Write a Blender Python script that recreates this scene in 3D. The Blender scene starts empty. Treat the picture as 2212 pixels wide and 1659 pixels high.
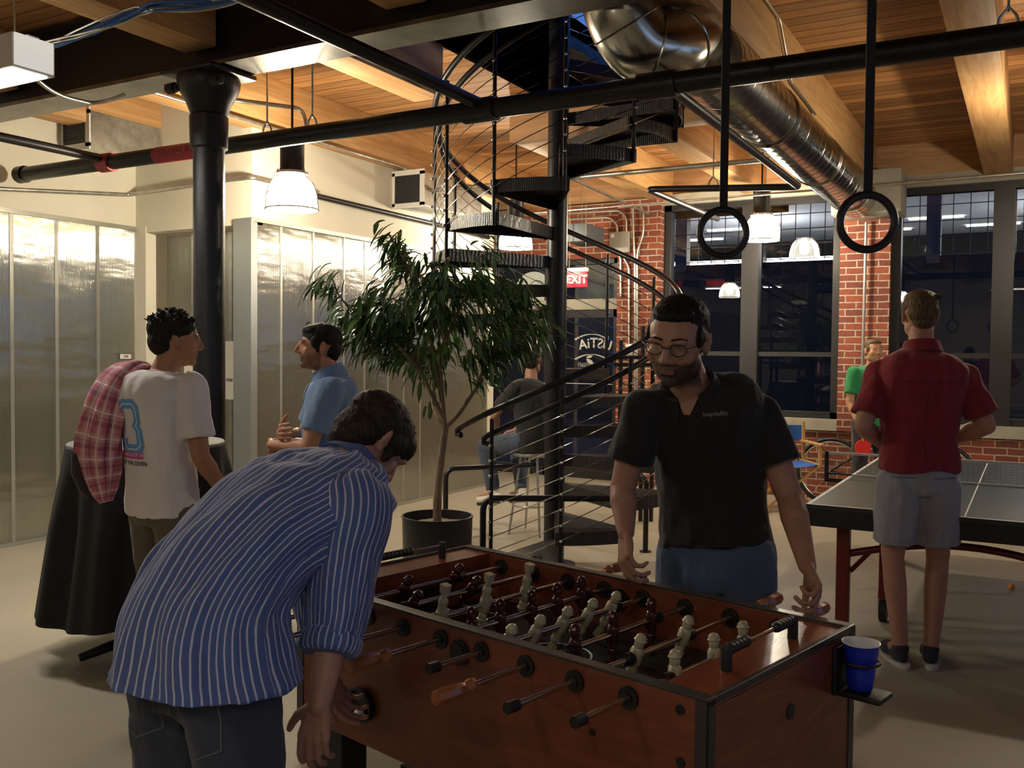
import bpy, bmesh, math, random
from mathutils import Vector, Matrix, noise
from mathutils.bvhtree import BVHTree
PI = math.pi
V = Vector
rad = math.radians
scene = bpy.context.scene
COL = scene.collection

# ------------------------------------------------------------------ camera, world, exposure, lights
FPX, YAW, TILT, ROLL, EYE = 2000.0, rad(29.3), rad(1.9), rad(0.55), 1.55
f_ = V((-math.sin(YAW)*math.cos(TILT), math.cos(YAW)*math.cos(TILT), -math.sin(TILT)))
r0 = V((math.cos(YAW), math.sin(YAW), 0)); u0 = r0.cross(f_)
r_ = r0*math.cos(ROLL) + u0*math.sin(ROLL); u_ = u0*math.cos(ROLL) - r0*math.sin(ROLL)
CAM = V((0, 0, EYE))
cd = bpy.data.cameras.new('camera'); co = bpy.data.objects.new('camera', cd); COL.objects.link(co)
cd.sensor_width = 36; cd.sensor_fit = 'HORIZONTAL'; cd.lens = FPX/2212*36; cd.clip_start = .05; cd.clip_end = 200
m3 = Matrix((r_, u_, -f_)).transposed()
co.matrix_world = Matrix.Translation(CAM) @ m3.to_4x4()
scene.camera = co
w = bpy.data.worlds.new('dusk'); scene.world = w; w.use_nodes = True
bg = w.node_tree.nodes['Background']; bg.inputs[1].default_value = 1.0
_N, _L = w.node_tree.nodes, w.node_tree.links   # dusk sky: pale near the horizon, deep blue overhead
_g = _N.new('ShaderNodeTexCoord'); _s = _N.new('ShaderNodeSeparateXYZ'); _r = _N.new('ShaderNodeValToRGB')
_L.new(_g.outputs['Generated'], _s.inputs[0]); _L.new(_s.outputs[2], _r.inputs[0]); _L.new(_r.outputs[0], bg.inputs[0])
_e = _r.color_ramp.elements; _e[0].position = .0; _e[0].color = (.42, .62, 1.0, 1); _e[1].position = .6; _e[1].color = (.018, .085, .42, 1)
_m = _e.new(.22); _m.color = (.07, .22, .72, 1)
vs = scene.view_settings; vs.view_transform = 'Standard'; vs.look = 'None'; vs.gamma = 1; vs.use_curve_mapping = False
vs.exposure = 0.0
WARM = (1.0, .84, .62)
def point_light(name, loc, energy, size=.06, color=WARM):
    l = bpy.data.lights.new(name, 'POINT'); l.energy = energy; l.shadow_soft_size = size; l.color = color
    o = bpy.data.objects.new(name, l); o.location = loc; COL.objects.link(o); return o
LAMPS = [((-4.63, 5.02, 2.69), 165, 'glass dome pendant lamp glowing in front of the clear panel wall'),
         ((-2.43, 9.47, 2.85), 120, 'glass dome pendant lamp hanging before the left brick-side window'),
         ((-4.80, 8.60, 2.79), 75, 'glass dome pendant lamp seen under the stair treads behind the pole'),
         ((.27, 7.3, 2.85), 90, 'glass dome pendant lamp over the right end of the table tennis table'),
         ((-2.6, -1.4, 2.9), 20, 'added glass dome pendant lamp, unseen fill light behind the viewer')]  # last lamp is added out of view to fill the foreground

def at(px, py, **k):
    """point of the room seen at a pixel, on a plane x=, y= or z=, or at depth d="""
    r = f_ + r_*((px-1106)/FPX) - u_*((py-829.5)/FPX)
    n, v = list(k.items())[0]
    t = v if n == 'd' else (v-CAM['xyz'.index(n)])/r['xyz'.index(n)]
    return CAM + r*t

# ------------------------------------------------------------------ materials
def mat(name, col, rough=.6, metal=0.0, **k):
    m = bpy.data.materials.new(name); m.use_nodes = True
    b = m.node_tree.nodes['Principled BSDF']
    b.inputs['Base Color'].default_value = (*col, 1); b.inputs['Roughness'].default_value = rough; b.inputs['Metallic'].default_value = metal
    if 'emit' in k:
        b.inputs['Emission Color'].default_value = (*k['emit'], 1); b.inputs['Emission Strength'].default_value = k.get('es', 1)
    if 'spec' in k: b.inputs['Specular IOR Level'].default_value = k['spec']
    if 'sss' in k:
        b.inputs['Subsurface Weight'].default_value = k['sss']; b.inputs['Subsurface Radius'].default_value = (.02, .008, .004); b.inputs['Subsurface Scale'].default_value = .5
    if 'sheen' in k: b.inputs['Sheen Weight'].default_value = k['sheen']
    if 'coat' in k: b.inputs['Coat Weight'].default_value = k['coat']; b.inputs['Coat Roughness'].default_value = .1
    nt = m.node_tree; N = nt.nodes; L = nt.links
    if 'var' in k or 'bump' in k:
        tc = N.new('ShaderNodeTexCoord'); mp = N.new('ShaderNodeMapping'); L.new(tc.outputs['Object'], mp.inputs[0])
        mp.inputs['Scale'].default_value = k.get('ms', (1, 1, 1))
        nz = N.new('ShaderNodeTexNoise'); nz.inputs['Scale'].default_value = k.get('ns', 8); nz.inputs['Detail'].default_value = k.get('nd', 5)
        L.new(mp.outputs[0], nz.inputs['Vector'])
        if 'var' in k:
            cr = N.new('ShaderNodeValToRGB'); v = k['var']
            c2 = k.get('col2', tuple(c*(1-v) for c in col)); c1 = tuple(min(1, c*(1+v*.5)) for c in col) if 'col2' not in k else col
            cr.color_ramp.elements[0].position = .3; cr.color_ramp.elements[1].position = .7
            cr.color_ramp.elements[0].color = (*c2, 1); cr.color_ramp.elements[1].color = (*c1, 1)
            L.new(nz.outputs[0], cr.inputs[0]); L.new(cr.outputs[0], b.inputs['Base Color'])
        if 'bump' in k:
            bp = N.new('ShaderNodeBump'); bp.inputs['Strength'].default_value = k['bump']; bp.inputs['Distance'].default_value = k.get('bd', .01)
            src = nz
            if 'bs' in k:
                src = N.new('ShaderNodeTexNoise'); src.inputs['Scale'].default_value = k['bs']; src.inputs['Detail'].default_value = 4; L.new(mp.outputs[0], src.inputs['Vector'])
            L.new(src.outputs[0], bp.inputs['Height']); L.new(bp.outputs[0], b.inputs['Normal'])
    return m
def nodes(m): return m.node_tree.nodes, m.node_tree.links, m.node_tree.nodes['Principled BSDF']
def math_node(N, L, op, a, b=None):
    n = N.new('ShaderNodeMath'); n.operation = op
    for i, x in enumerate((a, b)):
        if x is None: continue
        if isinstance(x, (int, float)): n.inputs[i].default_value = x
        else: L.new(x, n.inputs[i])
    return n.outputs[0]
def ramp(N, L, fac, stops):
    c = N.new('ShaderNodeValToRGB'); e = c.color_ramp.elements
    e[0].position = stops[0][0]; e[0].color = (*stops[0][1], 1); e[1].position = stops[-1][0]; e[1].color = (*stops[-1][1], 1)
    for p, q in stops[1:-1]:
        x = e.new(p); x.color = (*q, 1)
    L.new(fac, c.inputs[0]); return c.outputs[0]

def wood_mat(name, c1, c2, axis, board=0, rough=.55, grain=1.0, coat=0, board_axis=None, gs=1.0, jitter=.5):
    """grain along axis (0,1,2); optional board joints every `board` metres across board_axis"""
    m = mat(name, c1, rough); N, L, b = nodes(m)
    if coat: b.inputs['Coat Weight'].default_value = coat; b.inputs['Coat Roughness'].default_value = .12
    tc = N.new('ShaderNodeTexCoord'); mp = N.new('ShaderNodeMapping'); L.new(tc.outputs['Object'], mp.inputs[0])
    s = [14*gs]*3; s[axis] = .9*gs; mp.inputs['Scale'].default_value = s
    nz = N.new('ShaderNodeTexNoise'); nz.inputs['Scale'].default_value = 1.6; nz.inputs['Detail'].default_value = 9; nz.inputs['Roughness'].default_value = .65; nz.inputs['Distortion'].default_value = .8
    L.new(mp.outputs[0], nz.inputs['Vector'])
    col = ramp(N, L, nz.outputs[0], [(.32, c2), (.5, tuple((p+q)/2 for p, q in zip(c1, c2))), (.66, c1)])
    big = N.new('ShaderNodeTexNoise'); big.inputs['Scale'].default_value = .9; L.new(tc.outputs['Object'], big.inputs['Vector'])
    mx = N.new('ShaderNodeMix'); mx.data_type = 'RGBA'; mx.blend_type = 'MULTIPLY'; mx.inputs[0].default_value = .5
    L.new(col, mx.inputs[6]); L.new(ramp(N, L, big.outputs[0], [(.35, (.62, .55, .5)), (.65, (1, 1, 1))]), mx.inputs[7])
    out = mx.outputs[2]; h = nz.outputs[0]
    if board:
        sp = N.new('ShaderNodeSeparateXYZ'); L.new(tc.outputs['Object'], sp.inputs[0])
        q = math_node(N, L, 'DIVIDE', sp.outputs[board_axis], board)
        fr = math_node(N, L, 'FRACT', q); fl = math_node(N, L, 'FLOOR', q)
        gap = math_node(N, L, 'LESS_THAN', fr, .09)
        wn = N.new('ShaderNodeTexWhiteNoise'); wn.noise_dimensions = '1D'; L.new(fl, wn.inputs['W'])
        mv = N.new('ShaderNodeMix'); mv.data_type = 'RGBA'; mv.blend_type = 'MULTIPLY'; mv.inputs[0].default_value = 1
        L.new(out, mv.inputs[6]); L.new(ramp(N, L, wn.outputs[0], [(0, (1-jitter,)*3), (1, (1, 1, 1))]), mv.inputs[7])
        mg = N.new('ShaderNodeMix'); mg.data_type = 'RGBA'; L.new(gap, mg.inputs[0]); L.new(mv.outputs[2], mg.inputs[6]); mg.inputs[7].default_value = (c2[0]*.25, c2[1]*.25, c2[2]*.25, 1)
        out = mg.outputs[2]
    L.new(out, b.inputs['Base Color'])
    bp = N.new('ShaderNodeBump'); bp.inputs['Strength'].default_value = .25*grain; bp.inputs['Distance'].default_value = .004; L.new(h, bp.inputs['Height']); L.new(bp.outputs[0], b.inputs['Normal'])
    return m
def brick_mat():
    m = mat('brick', (.3, .1, .07), .85); N, L, b = nodes(m)
    g = N.new('ShaderNodeNewGeometry'); sp = N.new('ShaderNodeSeparateXYZ'); L.new(g.outputs['Position'], sp.inputs[0])
    cb = N.new('ShaderNodeCombineXYZ'); L.new(math_node(N, L, 'ADD', sp.outputs[0], sp.outputs[1]), cb.inputs[0]); L.new(sp.outputs[2], cb.inputs[1])
    nz = N.new('ShaderNodeTexNoise'); nz.inputs['Scale'].default_value = 9; L.new(g.outputs['Position'], nz.inputs['Vector'])
    wob = N.new('ShaderNodeVectorMath'); wob.operation = 'MULTIPLY_ADD'; L.new(nz.outputs[1], wob.inputs[0]); wob.inputs[1].default_value = (.014, .014, 0); L.new(cb.outputs[0], wob.inputs[2])
    br = N.new('ShaderNodeTexBrick'); L.new(wob.outputs[0], br.inputs['Vector'])
    br.inputs['Scale'].default_value = 1; br.inputs['Mortar Size'].default_value = .0075; br.inputs['Mortar Smooth'].default_value = .2
    br.inputs['Brick Width'].default_value = .215; br.inputs['Row Height'].default_value = .0735; br.inputs['Bias'].default_value = -.1
    br.inputs['Color1'].default_value = (.33, .085, .045, 1); br.inputs['Color2'].default_value = (.17, .05, .04, 1); br.inputs['Mortar'].default_value = (.5, .4, .29, 1)
    n2 = N.new('ShaderNodeTexNoise'); n2.inputs['Scale'].default_value = 30; L.new(g.outputs['Position'], n2.inputs['Vector'])
    mx = N.new('ShaderNodeMix'); mx.data_type = 'RGBA'; mx.blend_type = 'MULTIPLY'; mx.inputs[0].default_value = .6
    L.new(br.outputs[0], mx.inputs[6]); L.new(ramp(N, L, n2.outputs[0], [(.3, (.6, .6, .6)), (.7, (1, 1, 1))]), mx.inputs[7]); L.new(mx.outputs[2], b.inputs['Base Color'])
    h = math_node(N, L, 'MULTIPLY_ADD', br.outputs[1], -1.0); L.new(n2.outputs[0], h.node.inputs[2])
    bp = N.new('ShaderNodeBump'); bp.inputs['Strength'].default_value = .7; bp.inputs['Distance'].default_value = .008; L.new(h, bp.inputs['Height']); L.new(bp.outputs[0], b.inputs['Normal'])
    return m
def glass_mat(name='window_glass', tint=(1, 1, 1), rough=0.0, ior=1.5):
    m = bpy.data.materials.new(name); m.use_nodes = True; N = m.node_tree.nodes; L = m.node_tree.links; N.clear()
    o = N.new('ShaderNodeOutputMaterial'); t = N.new('ShaderNodeBsdfTransparent'); t.inputs[0].default_value = (*tint, 1)
    g = N.new('ShaderNodeBsdfGlossy'); g.inputs['Roughness'].default_value = rough; fr = N.new('ShaderNodeFresnel'); fr.inputs[0].default_value = ior
    mx = N.new('ShaderNodeMixShader'); L.new(fr.outputs[0], mx.inputs[0]); L.new(t.outputs[0], mx.inputs[1]); L.new(g.outputs[0], mx.inputs[2]); L.new(mx.outputs[0], o.inputs[0])
    return m
def panel_mat():
    """fluted twin-wall plastic: a fine vertical flute smears what it mirrors sideways; thin enough to let light through"""
    m = bpy.data.materials.new('fluted_plastic'); m.use_nodes = True; N = m.node_tree.nodes; L = m.node_tree.links; N.clear()
    o = N.new('ShaderNodeOutputMaterial'); g = N.new('ShaderNodeNewGeometry'); sp = N.new('ShaderNodeSeparateXYZ'); L.new(g.outputs['Position'], sp.inputs[0])
    s = math_node(N, L, 'ADD', sp.outputs[0], sp.outputs[1]); s = math_node(N, L, 'MULTIPLY', s, 2*PI/.011); s = math_node(N, L, 'SINE', s)
    nz = N.new('ShaderNodeTexNoise'); nz.inputs['Scale'].default_value = 2.2; nz.inputs['Detail'].default_value = 3
    mp = N.new('ShaderNodeMapping'); mp.inputs['Scale'].default_value = (1, 1, 3.0); L.new(g.outputs['Position'], mp.inputs[0]); L.new(mp.outputs[0], nz.inputs['Vector'])
    bp = N.new('ShaderNodeBump'); bp.inputs['Strength'].default_value = .6; bp.inputs['Distance'].default_value = .012; L.new(nz.outputs[0], bp.inputs['Height'])
    cr = N.new('ShaderNodeVectorMath'); cr.operation = 'CROSS_PRODUCT'; L.new(g.outputs['Normal'], cr.inputs[0]); cr.inputs[1].default_value = (0, 0, 1)
    sc = N.new('ShaderNodeVectorMath'); sc.operation = 'SCALE'; L.new(cr.outputs[0], sc.inputs[0]); L.new(math_node(N, L, 'MULTIPLY', s, .5), sc.inputs['Scale'])
    ad = N.new('ShaderNodeVectorMath'); ad.operation = 'ADD'; L.new(bp.outputs[0], ad.inputs[0]); L.new(sc.outputs[0], ad.inputs[1])
    no = N.new('ShaderNodeVectorMath'); no.operation = 'NORMALIZE'; L.new(ad.outputs[0], no.inputs[0])
    gl = N.new('ShaderNodeBsdfGlossy'); gl.inputs['Roughness'].default_value = .12; gl.inputs['Color'].default_value = (.92, .92, .90, 1); L.new(no.outputs[0], gl.inputs['Normal'])
    df = N.new('ShaderNodeBsdfDiffuse'); df.inputs[0].default_value = (.13, .125, .10, 1)
    tr = N.new('ShaderNodeBsdfTranslucent'); tr.inputs[0].default_value = (.60, .58, .44, 1)
    a = N.new('ShaderNodeMixShader'); a.inputs[0].default_value = .6; L.new(df.outputs[0], a.inputs[1]); L.new(tr.outputs[0], a.inputs[2])
    fr = N.new('ShaderNodeLayerWeight'); fr.inputs[0].default_value = .35
    fx = math_node(N, L, 'MULTIPLY_ADD', math_node(N, L, 'POWER', fr.outputs[1], 2.5), .45); fx.node.inputs[2].default_value = .42
    c = N.new('ShaderNodeMixShader'); L.new(fx, c.inputs[0]); L.new(a.outputs[0], c.inputs[1]); L.new(gl.outputs[0], c.inputs[2]); L.new(c.outputs[0], o.inputs[0])
    return m
M = {}
M['black_steel'] = mat('black_steel', (.018, .017, .02), .38, .3, var=.3, ns=20, bump=.08, bs=90)
M['black_paint'] = mat('black_paint', (.014, .013, .014), .55)
M['galv'] = mat('galvanised_steel', (.55, .54, .50), .33, .9, var=.25, ns=14)
M['duct'] = mat('duct_steel', (.62, .60, .55), .2, 1.0, var=.18, ns=5)
M['chrome'] = mat('chrome', (.75, .73, .70), .12, 1.0)
M['steel_rod'] = mat('rod_steel', (.62, .56, .5), .16, 1.0)
M['plaster'] = mat('plaster', (.70, .67, .56), .9, var=.05, ns=3, bump=.05, bs=60)
M['concrete'] = mat('concrete', (.40, .38, .31), .85, var=.18, ns=5, bump=.15, bs=40)
M['floor'] = mat('floor_concrete', (.37, .335, .255), .42, var=.12, ns=1.3, bump=.02, bs=25, spec=.3)
M['deck'] = wood_mat('deck_wood', (.72, .38, .14), (.44, .19, .06), 0, board=.135, board_axis=1, rough=.6)
M['beam'] = wood_mat('beam_wood', (.68, .41, .17), (.44, .23, .085), 1, rough=.65, gs=.8)
M['beam_x'] = wood_mat('header_wood', (.52, .31, .15), (.33, .17, .075), 0, rough=.65, gs=.8)
M['brick'] = brick_mat()
M['glass'] = glass_mat()
M['panel'] = panel_mat()
M['frame'] = mat('window_frame_metal', (.035, .034, .036), .4, .4)
M['table_wood'] = wood_mat('cherry_laminate', (.25, .072, .034), (.15, .040, .02), 0, rough=.34, grain=.2, gs=.9)
M['table_wood_v'] = wood_mat('cherry_laminate_cross', (.27, .078, .036), (.17, .045, .022), 1, rough=.25, grain=.2, gs=.9)
M['handle_wood'] = wood_mat('handle_wood', (.42, .15, .055), (.30, .09, .035), 1, rough=.2, grain=.2, coat=.4)
M['trim'] = mat('edge_trim', (.045, .042, .038), .35)
M['rubber'] = mat('rubber', (.012, .012, .013), .5)
M['cream'] = mat('cream_plastic', (.48, .45, .30), .3, spec=.5, sss=.1)
M['maroon'] = mat('maroon_plastic', (.055, .012, .012), .18)
M['field'] = mat('green_black_field', (.016, .022, .018), .32)
M['white_line'] = mat('field_line', (.8, .82, .8), .5)
M['blue_cup'] = mat('blue_plastic', (.008, .03, .50), .3, sss=.2)
M['white_plastic'] = mat('white_plastic', (.75, .76, .80), .4)
M['red_paint'] = mat('red_paint', (.16, .018, .018), .35)
M['tt_top'] = mat('table_tennis_top', (.035, .042, .042), .38, spec=.45)
M['white_paint'] = mat('white_paint', (.7, .7, .7), .5)
M['pine'] = wood_mat('pine', (.66, .42, .16), (.5, .29, .10), 2, rough=.45, grain=.3)
M['blue_canvas'] = mat('blue_canvas', (.02, .11, .40), .85, bump=.2, bs=200)
M['red_rubber'] = mat('red_rubber', (.75, .03, .02), .5)
M['orange'] = mat('orange_plastic', (.85, .32, .03), .4)
M['bark'] = mat('bark', (.24, .17, .11), .85, var=.4, ns=12, bump=.6, bs=40, ms=(1, 1, .3))
M['leaf'] = mat('leaf', (.075, .16, .045), .38, var=.55, ns=3.5, spec=.5)
M['soil'] = mat('soil', (.16, .11, .075), .95, var=.6, ns=25, bump=1, bs=45)
M['pot'] = mat('black_pot', (.012, .012, .013), .45)
M['cloth_black'] = mat('black_tablecloth', (.008, .008, .009), .8)
M['grey_top'] = mat('grey_tabletop', (.24, .24, .23), .4)
def glow_mat(name, col, es, tr=.5):
    m = bpy.data.materials.new(name); m.use_nodes = True; N = m.node_tree.nodes; L = m.node_tree.links; N.clear()
    o = N.new('ShaderNodeOutputMaterial'); e = N.new('ShaderNodeEmission'); e.inputs[0].default_value = (*col, 1); e.inputs[1].default_value = es
    t = N.new('ShaderNodeBsdfTransparent'); a = N.new('ShaderNodeAddShader'); L.new(e.outputs[0], a.inputs[0]); L.new(t.outputs[0], a.inputs[1]); L.new(a.outputs[0], o.inputs[0]); return m
M['lamp_glow'] = glow_mat('glowing_bulb', (1, .93, .78), 12)
M['dome_glow'] = glow_mat('glowing_dome_glass', (1, .94, .80), 7)
M['end_glow'] = mat('frosted_end', (.7, .7, .68), .4, emit=(1, .96, .88), es=.55)
M['tube_glow'] = mat('glowing_tube', (.9, .9, .9), .3, emit=(1, .95, .85), es=7)
M['white_metal'] = mat('white_metal', (.7, .7, .68), .4)
M['lampglass'] = glass_mat('lamp_glass', (.96, .96, .93), .02)
M['grille'] = mat('dark_grille', (.02, .022, .024), .5)
M['pipe_red'] = mat('red_label', (.30, .02, .03), .5)
M['exit_red'] = mat('exit_red', (.5, .02, .03), .4, emit=(1, .02, .05), es=.75)
M['exit_white'] = mat('exit_letters', (.9, .6, .5), .4, emit=(1, .30, .20), es=1.6)
M['sign_white'] = mat('lettering_white', (.62, .62, .58), .6)
M['ring'] = mat('ring_rubber', (.022, .02, .03), .4)
M['strap'] = mat('black_strap', (.016, .015, .02), .7)
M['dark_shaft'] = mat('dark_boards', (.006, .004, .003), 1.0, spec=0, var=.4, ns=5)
M['cable_blue'] = mat('blue_cable', (.03, .12, .38), .5)
M['paper'] = mat('paper', (.72, .70, .62), .8)
M['ink'] = mat('ink', (.02, .02, .02), .6)

# ------------------------------------------------------------------ mesh helpers
def newbm(): return bmesh.new()
def finish(name, bm, m, parent=None, smooth=True, angle=40):
    me = bpy.data.meshes.new(name); bmesh.ops.recalc_face_normals(bm, faces=bm.faces[:]); bm.to_mesh(me); bm.free()
    return link(name, me, m, parent, smooth, angle)
def link(name, me, m, parent=None, smooth=True, angle=40):
    me.name = name
    if m is not None:
        me.materials.clear()
        for x in (m if isinstance(m, (list, tuple)) else [m]): me.materials.append(x)
    if smooth and len(me.polygons):
        me.polygons.foreach_set('use_smooth', [True]*len(me.polygons))
        if angle is not None: me.set_sharp_from_angle(angle=rad(angle))
    o = bpy.data.objects.new(name, me); COL.objects.link(o)
    if parent is not None: o.parent = parent; o.matrix_parent_inverse = wmat(parent).inverted()
    return o
def wmat(o):
    m = Matrix.LocRotScale(o.location, o.rotation_euler, o.scale)
    return (wmat(o.parent) @ o.matrix_parent_inverse @ m) if o.parent else m
def thing(name, label, cat, loc=(0, 0, 0), rz=0, group=None):
    o = bpy.data.objects.new(name, None); COL.objects.link(o); o.empty_display_size = .1
    o.location = loc; o.rotation_euler = (0, 0, rz); o['label'] = label; o['category'] = cat
    if group: o['group'] = group
    return o
def tag(o, label, cat, group=None, kind=None):
    o['label'] = label; o['category'] = cat
    if group: o['group'] = group
    if kind: o['kind'] = kind
    return o
def struct(name, bm, m, smooth=False):
    o = finish(name, bm, m, None, smooth); o['kind'] = 'structure'; return o
def box(bm, a, b, bev=0, M4=None):
    x0, y0, z0 = a; x1, y1, z1 = b
    c = [V((x, y, z)) for z in (z0, z1) for x, y in ((x0, y0), (x1, y0), (x1, y1), (x0, y1))]
    if M4 is not None: c = [M4 @ p for p in c]
    v = [bm.verts.new(p) for p in c]
    fs = [bm.faces.new([v[i] for i in q]) for q in ((3, 2, 1, 0), (4, 5, 6, 7), (0, 1, 5, 4), (1, 2, 6, 5), (2, 3, 7, 6), (3, 0, 4, 7))]
    if bev:
        es = {e for f in fs for e in f.edges}
        bmesh.ops.bevel(bm, geom=list(es), offset=bev, segments=2, affect='EDGES', profile=.5)
def basis(d, ref=None):
    d = d.normalized()
    ref = V(ref) if ref is not None else (V((0, 0, 1)) if abs(d.z) < .9 else V((1, 0, 0)))
    a = ref.cross(d)
    if a.length < 1e-5: a = V((1, 0, 0)).cross(d)
    a.normalize(); return a, d.cross(a).normalized(), d
def tube(bm, pts, r, n=10, closed=False, caps=True):
    pts = [V(p) for p in pts]; rs = r if isinstance(r, (list, tuple)) else [r]*len(pts)
    rings = []; a = None
    for i, p in enumerate(pts):
        if closed: d = pts[(i+1) % len(pts)]-pts[i-1]
        else: d = (pts[min(i+1, len(pts)-1)]-pts[max(i-1, 0)])
        if d.length < 1e-9: d = V((0, 0, 1))
        d.normalize()
        if a is None: a, b, _ = basis(d)
        else:
            a = (a - d*a.dot(d)); a.normalize(); b = d.cross(a)
        rings.append([bm.verts.new(p + (a*math.cos(t)+b*math.sin(t))*rs[i]) for t in (2*PI*k/n for k in range(n))])
    m = len(rings)
    for i in range(m if closed else m-1):
        A, B = rings[i], rings[(i+1) % m]
        for k in range(n): bm.faces.new((A[k], A[(k+1) % n], B[(k+1) % n], B[k]))
    if caps and not closed: bm.faces.new(rings[0][::-1]); bm.faces.new(rings[-1])
def lathe(bm, prof, loc=(0, 0, 0), n=32, M4=None, caps=True):
    loc = V(loc); R = []
    for r, z in prof:
        ring = []
        for k in range(n):
            t = 2*PI*k/n; p = V((r*math.cos(t), r*math.sin(t), z))
            ring.append(bm.verts.new((M4 @ p if M4 is not None else p) + loc))
        R.append(ring)
    for A, B in zip(R, R[1:]):
        for k in range(n): bm.faces.new((A[k], A[(k+1) % n], B[(k+1) % n], B[k]))
    if caps: bm.faces.new(R[0][::-1]); bm.faces.new(R[-1])
def fillet(pts, r, n=6):
    pts = [V(p) for p in pts]; out = [pts[0]]
    for a, b, c in zip(pts, pts[1:], pts[2:]):
        u = (a-b).normalized(); w_ = (c-b).normalized(); rr = min(r, (a-b).length*.49, (c-b).length*.49)
        p, q = b+u*rr, b+w_*rr
        for k in range(n+1):
            t = k/n; out.append(p*(1-t)**2 + b*2*t*(1-t) + q*t*t)
    out.append(pts[-1]); return out
def ellipsoid(bm, c, R3, rot=None, seg=20, rings=12):
    c = V(c); mt = Matrix.Diagonal(V(R3)).to_4x4()
    if rot is not None: mt = rot.to_4x4() @ mt
    bmesh.ops.create_uvsphere(bm, u_segments=seg, v_segments=rings, radius=1, matrix=Matrix.Translation(c) @ mt)
def capsule(bm, p0, r0_, p1, r1_, n=16, flat0=False, flat1=False, asp=1.0, ref=None):
    p0, p1 = V(p0), V(p1); d = p1-p0; a, b, d = basis(d, ref)
    prof = []
    if not flat0:
        for k in range(4): t = PI/2*(1-k/4); prof.append((p0 - d*r0_*math.sin(t), r0_*math.cos(t)+1e-4))
    prof.append((p0, r0_)); prof.append((p1, r1_))
    if not flat1:
        for k in range(1, 5): t = PI/2*k/4; prof.append((p1 + d*r1_*math.sin(t), r1_*math.cos(t)+1e-4))
    R = [[bm.verts.new(p + a*math.cos(2*PI*k/n)*r + b*math.sin(2*PI*k/n)*r*asp) for k in range(n)] for p, r in prof]
    for A, B in zip(R, R[1:]):
        for k in range(n): bm.faces.new((A[k], A[(k+1) % n], B[(k+1) % n], B[k]))
    bm.faces.new(R[0][::-1]); bm.faces.new(R[-1])
def loft(bm, rings, n=28, cap=True, power=2.3):
    """rings: (centre, right-vector*a, front-vector*b)"""
    R = []
    for c, A, B in rings:
        ring = []
        for k in range(n):
            t = 2*PI*k/n; ct, st = math.cos(t), math.sin(t); e = 2/power
            ring.append(bm.verts.new(V(c) + V(A)*(abs(ct)**e*(1 if ct >= 0 else -1)) + V(B)*(abs(st)**e*(1 if st >= 0 else -1))))
        R.append(ring)
    for A, B in zip(R, R[1:]):
        for k in range(n): bm.faces.new((A[k], A[(k+1) % n], B[(k+1) % n], B[k]))
    if cap: bm.faces.new(R[0][::-1]); bm.faces.new(R[-1])
    return R
def remesh(bm, voxel, smooth=4, disp=None):
    """join overlapping closed pieces into one continuous skin"""
    bmesh.ops.recalc_face_normals(bm, faces=bm.faces[:])
    me = bpy.data.meshes.new('tmp'); bm.to_mesh(me); bm.free()
    o = bpy.data.objects.new('tmp', me); COL.objects.link(o)
    r = o.modifiers.new('r', 'REMESH'); r.mode = 'VOXEL'; r.voxel_size = voxel
    if smooth:
        s = o.modifiers.new('s', 'SMOOTH'); s.iterations = smooth; s.factor = .5
    bpy.context.view_layer.update()
    dg = bpy.context.evaluated_depsgraph_get(); out = bpy.data.meshes.new_from_object(o.evaluated_get(dg))
    bpy.data.objects.remove(o); bpy.data.meshes.remove(me)
    if disp:
        for amp, sc, st in disp:
            nrm = [v.normal.copy() for v in out.vertices]
            for v, nn in zip(out.vertices, nrm):
                p = V((v.co.x*sc*st[0], v.co.y*sc*st[1], v.co.z*sc*st[2]))
                v.co += nn*amp*noise.noise(p)
    return out
def text_mesh(s, size, extrude=.0, bold=0.0, sp=1.0):
    c = bpy.data.curves.new('t', 'FONT'); c.body = s; c.size = size; c.extrude = extrude; c.offset = bold; c.align_x = 'CENTER'; c.align_y = 'CENTER'; c.space_character = sp; c.resolution_u = 3
    o = bpy.data.objects.new('t', c); COL.objects.link(o); bpy.context.view_layer.update()
    me = bpy.data.meshes.new_from_object(o.evaluated_get(bpy.context.evaluated_depsgraph_get())); bpy.data.objects.remove(o); bpy.data.curves.remove(c)
    return me
def place_text(name, s, size, loc, right, up, m, parent, extrude=.001, bold=0.0, mirror=False, sp=1.0):
    me = text_mesh(s, size, extrude, bold, sp); R, U = V(right).normalized(), V(up).normalized(); W = R.cross(U)
    for v in me.vertices:
        x = -v.co.x if mirror else v.co.x
        v.co = V(loc) + R*x + U*v.co.y + W*v.co.z
    return link(name, me, m, parent, smooth=False)
def ribbon(bm, pts, wd, closed=False):
    """flat stroke in the xy plane"""
    P = [V((p[0], p[1], 0)) for p in pts]; n = len(P); L_, R_ = [], []
    for i, p in enumerate(P):
        a = (P[i]-P[i-1]).normalized() if i or closed else (P[1]-P[0]).normalized()
        b = (P[(i+1) % n]-P[i]).normalized() if i < n-1 or closed else (P[-1]-P[-2]).normalized()
        t = (a+b).normalized(); nn = V((-t.y, t.x, 0)); k = wd/2/max(.5, abs(nn.dot(V((-a.y, a.x, 0)))))
        L_.append(bm.verts.new(p+nn*k)); R_.append(bm.verts.new(p-nn*k))
    for i in range(n if closed else n-1):
        j = (i+1) % n; bm.faces.new((L_[i], L_[j], R_[j], R_[i]))
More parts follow.
